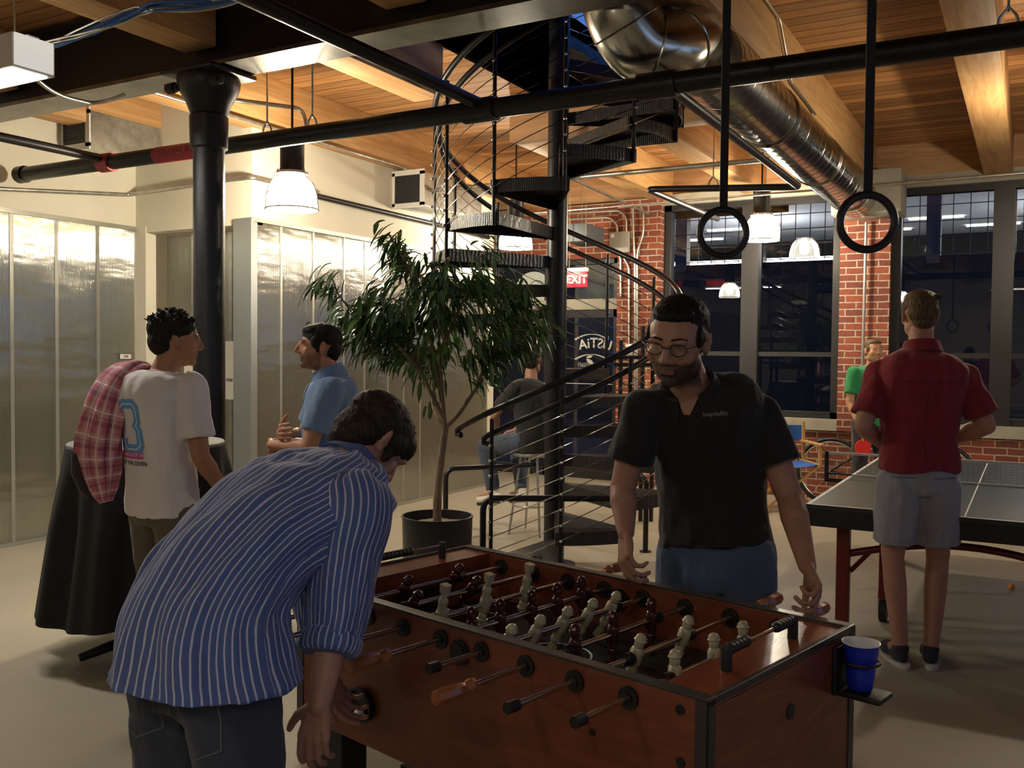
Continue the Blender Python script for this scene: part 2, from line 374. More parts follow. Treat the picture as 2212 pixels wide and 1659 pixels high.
def project(me, loc, right, up, bvh, off=.002, cut=.012):
    """wrap a flat mesh (xy plane) onto a surface, seen along the plane's normal"""
    bm = bmesh.new(); bm.from_mesh(me); bmesh.ops.triangulate(bm, faces=bm.faces[:])
    for _ in range(4):
        es = [e for e in bm.edges if e.calc_length() > cut]
        if not es: break
        bmesh.ops.subdivide_edges(bm, edges=es, cuts=1); bmesh.ops.triangulate(bm, faces=bm.faces[:])
    R, U = V(right).normalized(), V(up).normalized(); W = R.cross(U)
    dead = []
    for v in bm.verts:
        p = V(loc) + R*v.co.x + U*v.co.y
        h = bvh.ray_cast(p + W*.35, -W, .7)
        if h[0] is None: dead.append(v)
        else: v.co = h[0] + h[1]*off*(1 if h[1].dot(W) > 0 else -1)
    bmesh.ops.delete(bm, geom=dead, context='VERTS')
    bm.to_mesh(me); bm.free(); return me
# ------------------------------------------------------------------ the room shell
W1, W2, WY, DZ, BZ, JY = -6.95, -5.55, 10.4, 3.75, 3.36, 5.55
XR, YB = 6.0, -4.5
bm = newbm(); box(bm, (-10, YB, -.1), (XR+.2, WY+.4, 0)); struct('floor', bm, M['floor'])
# deck with the opening above the stair
OP = (-3.68, -1.76, 4.26, 6.95)
bm = newbm()
for a, b in (((-10, YB), (XR, 4.26)), ((-10, 6.95), (XR, WY+.3)), ((-10, 4.26), (-3.68, 6.95)), ((-1.76, 4.26), (XR, 6.95))):
    box(bm, (a[0], a[1], DZ), (b[0], b[1], DZ+.08))
struct('ceiling', bm, M['deck'])
# dark shaft (roof bulkhead) over the opening, its far top open to the evening sky
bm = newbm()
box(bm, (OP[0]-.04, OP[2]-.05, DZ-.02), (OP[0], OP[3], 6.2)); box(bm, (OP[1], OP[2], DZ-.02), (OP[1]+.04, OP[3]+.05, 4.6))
box(bm, (OP[0]-.04, OP[2]-.05, DZ-.02), (OP[1]+.04, OP[2], 5.6)); box(bm, (OP[0]-.04, OP[3], DZ-.02), (OP[1]+.04, OP[3]+.04, DZ+.12))  # unseen height added to left and near walls, keeps sky light off the cables
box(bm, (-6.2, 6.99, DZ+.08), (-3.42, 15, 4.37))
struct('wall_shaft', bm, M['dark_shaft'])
# left walls: plaster above, fluted panels below
def wall_slab(name, a, b, m):
    bm = newbm(); box(bm, a, b); return struct(name, bm, m)
PT = 2.63
wall_slab('wall_left', (W1-.12, YB, PT), (W1, JY, DZ), M['plaster'])
wall_slab('wall_left_jog', (W1-.12, JY, PT+.0), (W2, JY+.12, DZ), M['plaster'])
wall_slab('wall_left_far', (W2-.12, JY+.12, PT), (W2, 9.42, DZ), M['plaster'])
wall_slab('wall_left_back', (-10, YB, 0), (-9.9, WY, DZ), M['plaster'])
wall_slab('wall_inner', (-9.9, 5.56, 0), (-6.97, 5.62, DZ), M['plaster'])
bm = newbm(); box(bm, (W2-.12, 9.30, 0), (W2+.012, 9.42, PT)); struct('trim_1', bm, M['plaster'])
bm = newbm(); box(bm, (W2-.02, 9.28, 0), (W2+.03, 9.44, .12)); struct('baseboard_left', bm, M['concrete'])
wall_slab('wall_right', (XR, YB, 0), (XR+.12, WY, 1.45), M['plaster'])
wall_slab('wall_right_top', (XR, YB, 2.75), (XR+.12, WY, DZ), M['plaster'])
wall_slab('wall_back', (-10, YB-.12, 0), (XR, YB, DZ), M['plaster'])
bm = newbm(); box(bm, (XR+.03, YB, 1.45), (XR+.04, WY, 2.75)); struct('window_3', bm, M['glass'])
bm = newbm()
for k in range(11): box(bm, (XR, YB+k*1.45-.04, 1.45), (XR+.1, YB+k*1.45+.04, 2.75))
struct('trim_2', bm, M['frame'])
# fluted panel walls
def panel_run(name, axis, fixed, a, b, z0=.02, z1=PT, off=0):
    bm = newbm()
    if axis == 'y': box(bm, (fixed-.008, a, z0), (fixed, b, z1))
    else: box(bm, (a, fixed, z0), (b, fixed+.008, z1))
    return struct(name, bm, M['panel'])
panel_run('wall_panel_left', 'y', W1, YB, JY-.02)
panel_run('wall_panel_far', 'y', W2, JY+.02, 9.30)
bm = newbm()
box(bm, (W1-.12, YB, PT-.03), (W1+.02, JY, PT+.005)); box(bm, (W1-.03, YB, 0), (W1+.02, JY, .03))
box(bm, (W2-.12, JY, PT-.03), (W2+.02, 9.30, PT+.005)); box(bm, (W2-.03, JY, 0), (W2+.02, 9.30, .03))
for px in (25, 122, 211): y = at(px, 700, x=W1).y; box(bm, (W1-.01, y-.015, 0), (W1+.007, y+.015, PT))
for px in (607, 676, 742, 787, 838, 872, 908): y = at(px, 700, x=W2).y; box(bm, (W2-.01, y-.010, 0), (W2+.006, y+.010, PT))
for y in (-3.6, -2.2, -.8, .6, 2.0, 3.2): box(bm, (W1-.01, y-.015, 0), (W1+.007, y+.015, PT))
struct('trim_3', bm, mat('clear_batten', (.42, .42, .38), .3, .6))
# the recessed door in the jog
bm = newbm()
box(bm, (W1-.0, JY-.01, 0), (W1+.14, JY+.10, PT)); box(bm, (W1, JY, PT-.05), (W2, JY+.12, PT))
struct('door_1', bm, M['plaster'])
d1 = bpy.data.objects['door_1']
bm = newbm(); box(bm, (W1+.14, JY+.22, .02), (W2-.13, JY+.23, PT-.06)); finish('door_leaf', bm, M['panel'], d1, False)
bm = newbm()
for x in (W1+.5, W1+.95): box(bm, (x-.02, JY+.195, .02), (x+.02, JY+.22, PT-.06))
finish('batten', bm, M['galv'], d1, False)
bm = newbm(); box(bm, (W2-.19, JY-.02, 0), (W2+.01, JY+.05, PT)); struct('trim_4', bm, mat('zinc_post', (.42, .45, .46), .35, .8))

# window wall
bm = newbm()
B = lambda x0, x1, z0, z1, y0=WY, y1=WY+.3: box(bm, (x0, y0, z0), (x1, y1, z1))
B(-3.82, 5.9, 0, .75); B(-4.35, -3.82, 0, 3.38, WY-.1); B(-1.81, -1.31, .75, 3.32, WY-.06); B(-9.9, -4.35, 2.72, 3.38); B(3.2, 3.7, .75, 3.32, WY-.06); B(-9.9, -7.2, 0, 2.72)
struct('wall_front', bm, M['brick'])
bm = newbm(); B(-3.82, -1.81, .75, .87, WY-.05); B(-1.31, 3.2, .75, .87, WY-.05); B(-3.82, 3.2, 3.30, 3.42, WY-.03)
B(-3.1+.5, -3.1+.53, .70, .87, WY-.055)
struct('trim_5', bm, M['concrete'])
bm = newbm(); B(-9.9, 6, 3.40, DZ); struct('trim_6', bm, M['beam_x'])
def window_unit(n, x0, x1, mulls, z0=.87, z1=3.30, y=WY+.04, rail=1.57, wd=.09):
    bm = newbm()
    box(bm, (x0, y, z0), (x0+wd, y+.12, z1)); box(bm, (x1-wd, y, z0), (x1, y+.12, z1)); box(bm, (x0, y, z0), (x1, y+.12, z0+.07)); box(bm, (x0, y, z1-.07), (x1, y+.12, z1))
    for a, b in mulls: box(bm, (a, y-.02, z0), (b, y+.12, z1))
    o = struct('window_%d' % n, bm, M['frame'])
    bm = newbm(); box(bm, (x0+wd, y+.02, rail-.025), (x1-wd, y+.08, rail+.025)); finish('rail', bm, M['frame'], o, False)
    bm = newbm(); box(bm, (x0+.02, y+.05, z0+.02), (x1-.02, y+.058, z1-.02)); finish('pane', bm, M['glass'], o, False)
window_unit(1, -3.82, -1.81, [(-2.89, -2.70)])
window_unit(2, -1.31, 3.2, [(-.37, -.18), (1.0, 1.19)])
bm = newbm(); B(3.7, 6, .87, 3.3); struct('wall_front_right', bm, M['brick'])
# street entrance left of the brick pier
bm = newbm(); y = WY+.08
for x0, x1 in ((-7.2, -7.1), (-6.3, -6.2), (-5.42, -5.28), (-4.47, -4.35)): box(bm, (x0, y, 0), (x1, y+.1, 2.72))
box(bm, (-7.2, y, 2.66), (-4.35, y+.1, 2.72)); box(bm, (-7.2, y, 2.0), (-4.35, y+.1, 2.1)); box(bm, (-7.2, y, 0), (-4.35, y+.1, .12))
o = struct('door_2', bm, M['frame'])
bm = newbm(); box(bm, (-7.2, y-.02, 2.10), (-4.42, y+.02, 2.23)); finish('header', bm, M['concrete'], o, False)
bm = newbm(); box(bm, (-7.1, y+.04, .1), (-4.4, y+.048, 2.7)); finish('pane', bm, M['glass'], o, False)
bm = newbm(); box(bm, (-5.28, y-.03, 0.95), (-4.47, y-.01, 1.02)); finish('push_bar', bm, M['galv'], o, False)
# lettering on the door glass, reversed from inside
ly = y+.03; X = V((1, 0, 0)); Z = V((0, 0, 1))
c0 = at(1278, 745, y=ly)
for k, (ch, a) in enumerate(zip('USTiA', (-.50, -.24, 0, .2, .42))):
    p = c0 + X*(-a*.36+.03) + Z*(-.13*(a**2)*.9+.02)
    place_text('lettering', ch, .17, p, X*math.cos(a*.5)+Z*math.sin(a*.5), Z*math.cos(a*.5)-X*math.sin(a*.5), M['sign_white'], o, mirror=True, bold=.003)
bm = newbm()
for dz, rr in ((.13, 0), (-.12, 0)):
    pts = [c0 + X*t*.23 + Z*(dz-.07*t*t+.0) for t in [k/8-1 for k in range(17)]]
    for p, q in zip(pts, pts[1:]): box(bm, (p.x, ly-.003, min(p.z, q.z)), (q.x, ly, max(p.z, q.z)+.006))
finish('arc_line', bm, M['sign_white'], o, False)
bm = newbm()
c1 = at(1274, 772, y=ly)
for s in (0, 1):
    pts = [(0, 0), (.05, .035), (.10, .04), (.075, 0), (.02, -.012)] if s == 0 else [(0, -.02), (.02, -.06), (.06, -.085), (.11, -.09), (.08, -.04), (.04, -.02)]
    vs_ = [bm.verts.new(c1 + X*(p[0]-.05) + Z*p[1]) for p in pts]; bm.faces.new(vs_)
finish('leaf_mark', bm, M['sign_white'], o, False)
place_text('address', 'TUDOR STREET', .052, at(1276, 790, y=ly), X, Z, M['sign_white'], o, mirror=True)
place_text('address', 'CAMBRIDGE, MA', .052, at(1276, 799.5, y=ly), X, Z, M['sign_white'], o, mirror=True)
bm = newbm()
for py in (784.5, 804): p = at(1276, py, y=ly); box(bm, (p.x-.17, ly-.003, p.z-.002), (p.x+.17, ly, p.z+.002))
p = at(1270, 829, y=ly); box(bm, (p.x-.34, ly-.003, p.z-.004), (p.x+.34, ly, p.z+.004))
finish('rule_line', bm, M['sign_white'], o, False)

# across the street: a dark block with one lit office floor behind a wire screen
OY = 20.0
ob = thing('office_building', 'dark building across the street with one lit floor of ceiling strip lights', 'building', (-2, OY, 0))
bm = newbm(); box(bm, (-26, OY, -1), (16, OY+.4, 3.55)); box(bm, (-26, OY, 5.2), (16, OY+.4, 7.5)); box(bm, (-26, OY+9, -1), (16, OY+9.3, 7.5)); finish('facade', bm, mat('dark_facade', (.010, .010, .009), .9), ob, False)
bm = newbm(); box(bm, (-26, OY+.4, 5.05), (16, OY+9, 5.15)); finish('office_ceiling', bm, mat('office_ceiling', (.55, .56, .58), .9), ob, False)
bm = newbm(); box(bm, (-26, OY+.4, 3.4), (16, OY+9, 3.5)); finish('office_floor', bm, mat('office_floor', (.25, .25, .27), .9), ob, False)
random.seed(5)
strip = M['tube_glow']
for i in range(14):
    for j in range(4):
        if random.random() < .25: continue
        x = -21+i*2.6+(j % 2)*1.2; yy = OY+1.5+j*1.9
        bm = newbm(); box(bm, (x, yy, 5.01), (x+1.25, yy+.16, 5.05)); finish('ceiling_strip', bm, strip, ob, False)
bm = newbm(); box(bm, (-8.4, OY+.3, 3.57), (-3.6, OY+.42, 3.66)); finish('sill_strip', bm, strip, ob, False)
for x in (-16.5, -13.4, -10.4, -8.7, -6.9, -5.2, -3.3, -1.75, -.45, .9, 3.2): bm = newbm(); box(bm, (x-.13, OY-.05, 3.4), (x+.13, OY+.2, 6.4)); finish('post', bm, M['black_paint'], ob, False)
bm = newbm()
for k in range(120): x = -20+k*.30; box(bm, (x-.008, OY-.06, 3.55), (x+.008, OY-.045, 6.3))
for k in range(9): z = 3.6+k*.31; box(bm, (-20, OY-.06, z-.008), (14, OY-.045, z+.008))
finish('wire_screen', bm, M['black_paint'], ob, False)
for lx in (-14, -6, 1): point_light('office_light', (lx, OY+4, 4.25), 150, .5, (.9, .97, 1))
bm = newbm(); box(bm, (-30, WY+.4, -.1), (30, OY+10, -.02)); struct('floor_street', bm, mat('asphalt', (.012, .012, .012), .9))

# ------------------------------------------------------------------ beams and column
beams = [(-6.62, 'the far left, above the first panel wall'), (-5.40, 'the wall top left of the stair'), (-3.70, 'the left edge of the stair opening'), (-2.62, 'the far side of the stair opening'), (-1.48, 'the round duct'), (-.21, 'the right end of the pipe'), (1.06, 'the far right')]
g = 'wooden ceiling beams running to the window wall'
for i, (xf, wh) in enumerate(beams):
    segs = [(4.16, WY)]
    if i == 2: segs = [(4.16, 5.55)]
    if i == 3: segs = [(7.0, WY)]
    for a, b in segs:
        bm = newbm(); box(bm, (xf-.25, a, BZ), (xf, b, DZ), .006)
        tag(finish('wooden_beam', bm, M['beam'], None), 'wooden ceiling beam along ' + wh, 'beam', g)
bm = newbm(); box(bm, (-3.95, 6.95, BZ), (-1.5, 7.15, DZ), .006); tag(finish('wooden_beam', bm, M['beam_x']), 'cross beam behind the spiral stair closing the roof opening', 'beam', g)
bm = newbm(); box(bm, (-3.95, 7.15, BZ), (-3.70, WY, DZ), .006); tag(finish('wooden_beam', bm, M['beam']), 'wooden beam running on beyond the stair to the brick wall', 'beam', g)
for xc, wh in ((-4.42, 'whose end rests on top of the black column'), (-6.35, 'left of the column, near the hanging light'), (-2.9, 'near the top centre behind the black branch pipe'), (-1.4, 'over the upper duct elbow'), (.2, 'above the right gymnastic ring strap')):
    bm = newbm(); box(bm, (xc-.13, YB, BZ), (xc+.13, 4.0, DZ), .006); tag(finish('wooden_beam', bm, M['beam']), 'dark near wooden beam ' + wh, 'beam', 'near wooden beams before the steel beam')
sb = thing('steel_beam', 'long black steel beam crossing the ceiling over the column', 'beam', (-3, 3.9, 3.25))
bm = newbm(); box(bm, (W1, 4.04, 3.27), (XR, 4.12, 3.70)); finish('web', bm, M['black_steel'], sb, False)
bm = newbm(); box(bm, (W1, 3.98, 3.25), (XR, 4.24, 3.275)); finish('bottom_flange', bm, mat('worn_steel', (.17, .165, .155), .30, .85, var=.4, ns=6), sb, False)
bm = newbm(); box(bm, (W1, 3.98, 3.70), (XR, 4.24, 3.72)); finish('top_flange', bm, M['black_steel'], sb, False)
cx, cy = -4.44, 4.08
cl = thing('steel_column', 'round black iron column with a flared capital behind the white shirt man', 'column', (cx, cy, 0))
bm = newbm(); lathe(bm, [(.15, 0), (.15, .02), (.098, .03), (.094, 2.7), (.094, 2.78), (.112, 2.79), (.116, 2.98), (.104, 2.99)], (cx, cy, 0), 40); finish('shaft', bm, M['black_steel'], cl)
bm = newbm(); lathe(bm, [(.104, 2.99), (.112, 3.0), (.135, 3.06), (.17, 3.12), (.185, 3.16), (.19, 3.2), (.17, 3.245)], (cx, cy, 0), 40)
box(bm, (cx-.215, cy-.19, 3.215), (cx+.215, cy+.19, 3.248), .01); finish('capital', bm, M['black_steel'], cl)
for sx in (-1, 1):
    bm = newbm(); lathe(bm, [(.035, -.03), (.035, .03), (.02, .035), (.02, .06)], (cx+sx*.19, cy-.12, 3.15), 6, Matrix.Rotation(PI/2, 4, 'Y')); finish('bolt', bm, M['black_steel'], cl)

# ------------------------------------------------------------------ pipes, conduits, duct
PY, PZ = 4.36, 2.875
def pipe(name, pts, r, m, label, cat='pipe', group=None, fr=0, n=14):
    bm = newbm(); tube(bm, fillet(pts, fr) if fr else pts, r, n)
    return tag(finish(name, bm, m), label, cat, group)
mp_ = thing('sprinkler_main', 'thick black pipe crossing the whole room under the beams', 'pipe', (-3, PY, PZ))
bm = newbm(); tube(bm, [(-6.72, PY, PZ), (4.6, PY, PZ)], .053, 24); finish('pipe', bm, M['black_steel'], mp_)
bm = newbm(); tube(bm, [(-6.78, PY, PZ), (-6.70, PY, PZ)], .064, 20); finish('end_cap', bm, M['black_steel'], mp_)
for xa in (-2.76, -1.74): bm = newbm(); tube(bm, [(xa, PY, PZ), (xa+.2, PY, PZ)], .066, 20); finish('coupling', bm, M['black_steel'], mp_)
bm = newbm(); tube(bm, [(-5.24, PY, PZ), (-4.80, PY, PZ)], .0555, 24); lb = finish('label_band', bm, M['pipe_red'], mp_); lb['label'] = 'red label band with faded letters'
place_text('band_lettering', 'SPRINKLER', .06, (-5.05, PY-.0575, PZ), (1, 0, 0), (0, 0, 1), mat('faded_letter', (.42, .12, .12), .6), mp_)
bm = newbm(); tube(bm, [(-5.82, PY, PZ), (-5.70, PY, PZ)], .066, 20); cr_ = finish('clamp', bm, M['pipe_red'], mp_); cr_['label'] = 'red clamp ring'
pipe('sprinkler_branch', [(-5.76, PY, PZ+.02), (-5.76, -2.0, PZ+.02)], .03, M['black_steel'], 'thin black branch pipe joining the main at far left', group='black branch pipes')
pipe('sprinkler_branch', [(-2.66, PY, PZ+.03), (-2.66, -1.0, PZ+.03)], .034, M['black_steel'], 'black branch pipe slanting down from the top centre to the main', group='black branch pipes')
p1 = at(1672, 384, z=PZ-.06); xb = -1.60
pipe('sprinkler_branch', [(xb, PY, PZ), (xb, 7.35, PZ-.02), at(1400, 409, y=7.35), at(1550, 473, y=9.6)], .027, M['black_steel'], 'black branch pipe right of the stair zigzagging under the duct towards the windows', group='black branch pipes', fr=.07)
for (x, y_), wh in zip(((-4.23, PY), (-3.86, PY), (-.12, PY), (-2.28, 7.35)), ('just right of the column', 'above the left lamp', 'at the right end of the main pipe', 'by the elbow under the duct')):
    hg = thing('pipe_hanger', 'thin rod hanger holding the pipe ' + wh, 'hanger', (x, y_, PZ), group='pipe hanger rods')
    bm = newbm(); tube(bm, [(x, y_, PZ+.1), (x, y_, DZ)], .006, 6); finish('rod', bm, M['galv'], hg)
    bm = newbm(); tube(bm, [(x-.045, y_, PZ+.02), (x-.03, y_, PZ+.08), (x, y_, PZ+.12), (x+.03, y_, PZ+.08), (x+.045, y_, PZ+.02)], .007, 6); finish('clevis', bm, M['galv'], hg)
pipe('wall_pipe', [at(660, 418, x=W2+.06), at(935, 483, x=W2+.06), (W2+.06, 9.2, 2.88)], .025, M['black_steel'], 'dark pipe along the plaster above the far clear panels')
pipe('conduit', [(-6.9, 3.0, 2.62), (-6.9, JY-.1, 2.9), (-5.7, JY-.1, 2.93), (-5.45, JY-.1, 2.93), (-5.45, 6.2, 2.93)], .018, M['galv'], 'thin steel conduit passing behind the column at pipe height', 'conduit', fr=.05)
pipe('conduit', [(-5.37, 4.2, BZ-.02), (-5.37, 9.2, BZ-.02)], .014, M['galv'], 'steel conduit under the wooden beam by the left lamp', 'conduit')
pipe('conduit', [at(460, 210, z=BZ-.05)+V((0, 0, 0)), at(655, 235, d=6.9), at(664, 280, d=6.9)], .016, M['galv'], 'bent conduit dropping to the left lamp', 'conduit', fr=.1)
ca = thing('cable_bundle', 'loose bundle of blue network cables draped along the near beams', 'cables', (-4.3, 2.9, 3.2))
cp = [at(40, 115, d=4.9), at(100, 98, d=4.9), at(200, 62, d=4.8), at(300, 24, d=4.75), at(330, 18, d=4.7), at(430, 12, d=4.6), at(520, -4, d=4.5), at(640, -30, d=4.4)]
random.seed(2)
for k in range(9):
    bm = newbm(); ph = random.random()*6; pts = []
    for i in range(len(cp)-1):
        for t in (0, .33, .66): q = cp[i].lerp(cp[i+1], t); pts.append(q + V((0, .02*math.sin(ph+i+t*2), .022*math.cos(ph*1.7+i*1.3+t))))
    tube(bm, pts, .006, 6); c_ = finish('cable', bm, M['cable_blue'] if k < 6 else M['galv'], ca)
pipe('flexible_conduit', [at(65, 160, d=4.6), at(120, 205, d=4.9), at(200, 224, d=5.2), at(240, 216, d=5.2), at(270, 204, d=5.2)], .011, M['galv'], 'sagging flexible conduit from the hanging light to the steel beam', 'conduit', fr=.15)
cv = [at(1640, -20, z=3.5), at(1680, 50, z=3.5), at(1718, 112, z=3.5)]
pipe('conduit', [(-1.46, 4.6, DZ-.03), (-1.46, 6.05, DZ-.05), (-1.46, 6.4, BZ+.03), (-1.46, 7.2, BZ+.0)], .009, M['galv'], 'thin conduit curling down the side of the beam by the duct', 'conduit', fr=.05)
pipe('conduit', [(-4.9, 9.2, 3.12), (3.0, 8.9, 3.12)], .011, M['galv'], 'long thin conduit crossing under the beams near the windows', 'conduit')
pipe('conduit', [(-5.4, 7.6, 3.14), (-1.9, 7.6, 3.14)], .022, M['galv'], 'steel conduit running level behind the spiral stair', 'conduit')
pipe('conduit', [at(1871, 480, y=10.28), at(1864, 735, y=10.28), at(1860, 900, y=10.28)], .014, M['galv'], 'white conduit down the middle of the brick pillar', 'conduit')
bx = at(1340, 524, y=10.28)
eb = thing('electrical_box', 'grey electrical box on the brick pier beside the street door', 'box', bx)
bm = newbm(); box(bm, bx-V((.125, .05, .125)), bx+V((.125, .02, .125)), .008); finish('cabinet', bm, mat('grey_enamel', (.34, .33, .29), .5), eb)
bm = newbm(); box(bm, bx+V((-.1, -.053, .06)), bx+V((-.06, -.05, .1))); finish('sticker', bm, M['white_paint'], eb, False)
g = 'steel conduits on the brick pier'
for k, (pts, wh) in enumerate((([(1340, 640), (1340, 556), (1333, 545)], 'short, below the grey box'), ([(1372, 900), (1371, 560), (1368, 500), (1367, 440)], 'straight and tallest'), ([(1376, 900), (1376, 545), (1390, 505), (1390, 460), (1385, 445)], 'kinked beside the straight one'), ([(1358, 830), (1358, 575), (1348, 560), (1347, 545)], 'from the box down beside the pipes'), ([(1353, 502), (1353, 470), (1340, 455), (1222, 462)], 'curving left above the box'), ([(1333, 502), (1333, 485), (1318, 470), (1222, 475)], 'lower curve left above the box'))):
    pipe('conduit', [at(a, b, y=10.26) for a, b in pts], .013, M['galv'], 'steel conduit on the brick pier, ' + wh, 'conduit', g, fr=.08)
p = at(1360, 760, y=10.26); bm = newbm(); box(bm, p-V((.05, .03, .09)), p+V((.05, .02, .09)), .005); tag(finish('junction_box', bm, M['galv']), 'small steel junction box at the conduits on the brick pier', 'box')
p = at(1385, 462, y=10.2)
pipe('conduit', [at(1222, 380, z=3.28), at(1400, 462, y=10.1)], .015, M['galv'], 'conduit along the beam bottom from stair pole to brick pier', 'conduit')
# round duct
dx, dz, dr = -1.585, 3.155, .198
du = thing('spiral_duct', 'large shiny spiral duct running from the roof elbow to the window wall', 'duct', (dx, 7, dz))
bm = newbm(); tube(bm, [(dx, 4.95, dz), (dx, 10.0, dz)], dr, 40); finish('pipe', bm, M['duct'], du)
bm = newbm(); pts = [(dx+(dr+.002)*math.cos(t), 5.0+t/(2*PI)*.14, dz+(dr+.002)*math.sin(t)) for t in (2*PI*k/24 for k in range(int(24*35)))]
tube(bm, pts, .0013, 5); sm_ = finish('spiral_seam', bm, M['duct'], du)
EC = [at(1322, -120, d=4.75), at(1330, -40, d=4.75), at(1345, 30, d=4.75), at(1385, 95, d=4.8), at(1440, 105, d=4.85), at(1480, 80, d=4.95), at(1510, 92, d=5.15), V((dx, 5.15, dz))]
def spline(P, n=6):
    out = []
    for i in range(len(P)-1):
        a = P[max(i-1, 0)]; b = P[i]; c = P[i+1]; d = P[min(i+2, len(P)-1)]
        for k in range(n):
            t = k/n; out.append(.5*((2*b)+(c-a)*t+(2*a-5*b+4*c-d)*t*t+(3*b-a-3*c+d)*t**3))
    return out+[P[-1]]
bm = newbm(); sp_ = spline([V(p) for p in EC]); n_ = len(sp_)
tube(bm, sp_, [.19+.006*max(0, (i-n_*.7)/(n_*.3)) for i in range(n_)], 40); finish('elbow', bm, M['duct'], du)
for i in (14, 20, 27, 34):
    d = (sp_[i+1]-sp_[i-1]).normalized(); a, b, _ = basis(d); bm = newbm()
    tube(bm, [sp_[i]+(a*math.cos(t)+b*math.sin(t))*.193 for t in (2*PI*k/32 for k in range(32))], .006, 6, closed=True); finish('elbow_seam', bm, M['duct'], du)
for y_ in (6.3, 7.9, 9.4):
    bm = newbm(); tube(bm, [(dx+(dr+.006)*math.cos(t), y_, dz+(dr+.006)*math.sin(t)) for t in (2*PI*k/32 for k in range(32))], .008, 6, closed=True); finish('band', bm, M['duct'], du)
bm = newbm(); box(bm, (dx-.24, 9.85, dz-.17), (dx+.42, WY-.06, dz+.26), .01); tag(finish('duct_box', bm, M['concrete']), 'grey square box where the round duct meets the brick pillar', 'box')
# grilles in the left wall
def vent(loc, sx, sy, sz, label):
    x, y_, z = loc; t = thing('air_vent', label, 'vent', loc, group='square air vents on the left wall')
    bm = newbm(); box(bm, (x, y_, z), (x+sx, y_+sy, z+sz), .004); finish('housing', bm, M['galv'], t, False)
    bm = newbm(); box(bm, (x-.02, y_-.015, z-.02), (x+sx+.02, y_-.001, z+.03)); box(bm, (x-.02, y_-.015, z+sz-.03), (x+sx+.02, y_-.001, z+sz+.02)); box(bm, (x-.02, y_-.015, z), (x+.03, y_-.001, z+sz)); box(bm, (x+sx-.03, y_-.015, z), (x+sx+.02, y_-.001, z+sz)); finish('frame', bm, M['white_metal'], t, False)
    bm = newbm(); box(bm, (x+.02, y_-.006, z+.02), (x+sx-.02, y_-.002, z+sz-.02))
    for k in range(14): box(bm, (x+.02, y_-.012, z+.03+k*(sz-.06)/14), (x+sx-.02, y_-.004, z+.03+k*(sz-.06)/14+.007))
    finish('grille', bm, M['grille'], t, False)
vent((W1, 4.84, 3.17), .34, .70, .29, 'galvanised air vent box in the corner left of the column')
vent((W2, 7.45, 2.98), .36, 1.1, .33, 'air vent with white frame high on the far left wall')
# hanging box and exit sign
p = at(1262, 508, y=9.6); bm = newbm(); box(bm, p-V((.14, .25, .10)), p+V((.14, .25, .10)), .01); hb = tag(finish('speaker_box', bm, mat('dark_grey_box', (.07, .075, .085), .6)), 'grey box hung under the ceiling right of the stair pole', 'box')
bm = newbm(); tube(bm, [p+V((-.03, 0, .1)), (p.x-.03, p.y, DZ)], .004, 5); finish('suspension_wire', bm, M['galv'], hb)
ex = at(1247, 604, y=9.3); es = thing('exit_sign', 'lit red EXIT sign hung near the street door', 'sign', ex)
fd = (CAM-ex); fd.z = 0; fd = V((0, -1, 0)); ri = V((1, 0, 0))
bm = newbm(); box(bm, ex-V((.12, .015, .085)), ex+V((.12, .015, .085)), .006); finish('plate', bm, M['exit_red'], es)
bm = newbm(); box(bm, ex+V((-.13, -.02, .085)), ex+V((.13, .03, .13)), .006); finish('top_housing', bm, M['white_metal'], es)
place_text('letters', 'EXIT', .125, ex+V((0, -.019, -.002)), ri, (0, 0, 1), M['exit_white'], es, bold=.004)
bm = newbm(); tube(bm, [ex+V((-.1, 0, .13)), (ex.x-.1, ex.y, DZ)], .005, 5); tube(bm, [ex+V((.1, 0, .13)), (ex.x+.1, ex.y, DZ)], .005, 5); finish('hanging_rod', bm, M['galv'], es)
# paper notices and the room number
p = at(271, 770, x=W1+.004); t = thing('room_number_label', 'tiny white room number label on the left panel wall', 'label', p)
bm = newbm(); box(bm, p-V((0, .065, .027)), p+V((.002, .065, .027))); finish('border', bm, M['ink'], t, False)
bm = newbm(); box(bm, p-V((-.002, .058, .021)), p+V((.003, .058, .021))); finish('card', bm, M['paper'], t, False)
place_text('digits', '108', .035, p+V((.004, 0, 0)), (0, 1, 0), (0, 0, 1), M['ink'], t)
def notice(px, py, wd, ht, label, lines):
    p = at(px, py, y=JY+.19); t = thing('paper_notice', label, 'notice', p, group='paper notices on the door panel')
    bm = newbm(); box(bm, p-V((wd/2, .002, ht/2)), p+V((wd/2, 0, ht/2))); finish('sheet', bm, M['paper'], t, False)
    for k, s in enumerate(lines): place_text('writing', s, .05, p+V((0, -.004, ht/2-.09-k*.12)), (1, 0, 0), (0, 0, 1), M['ink'], t)
notice(410, 828, .14, .36, 'white paper notice on the door panel left of the column', ['Do', 'not', 'y'])
notice(496, 800, .10, .50, 'beige paper sheet on the door panel right of the column', ['', '', 'ride'])
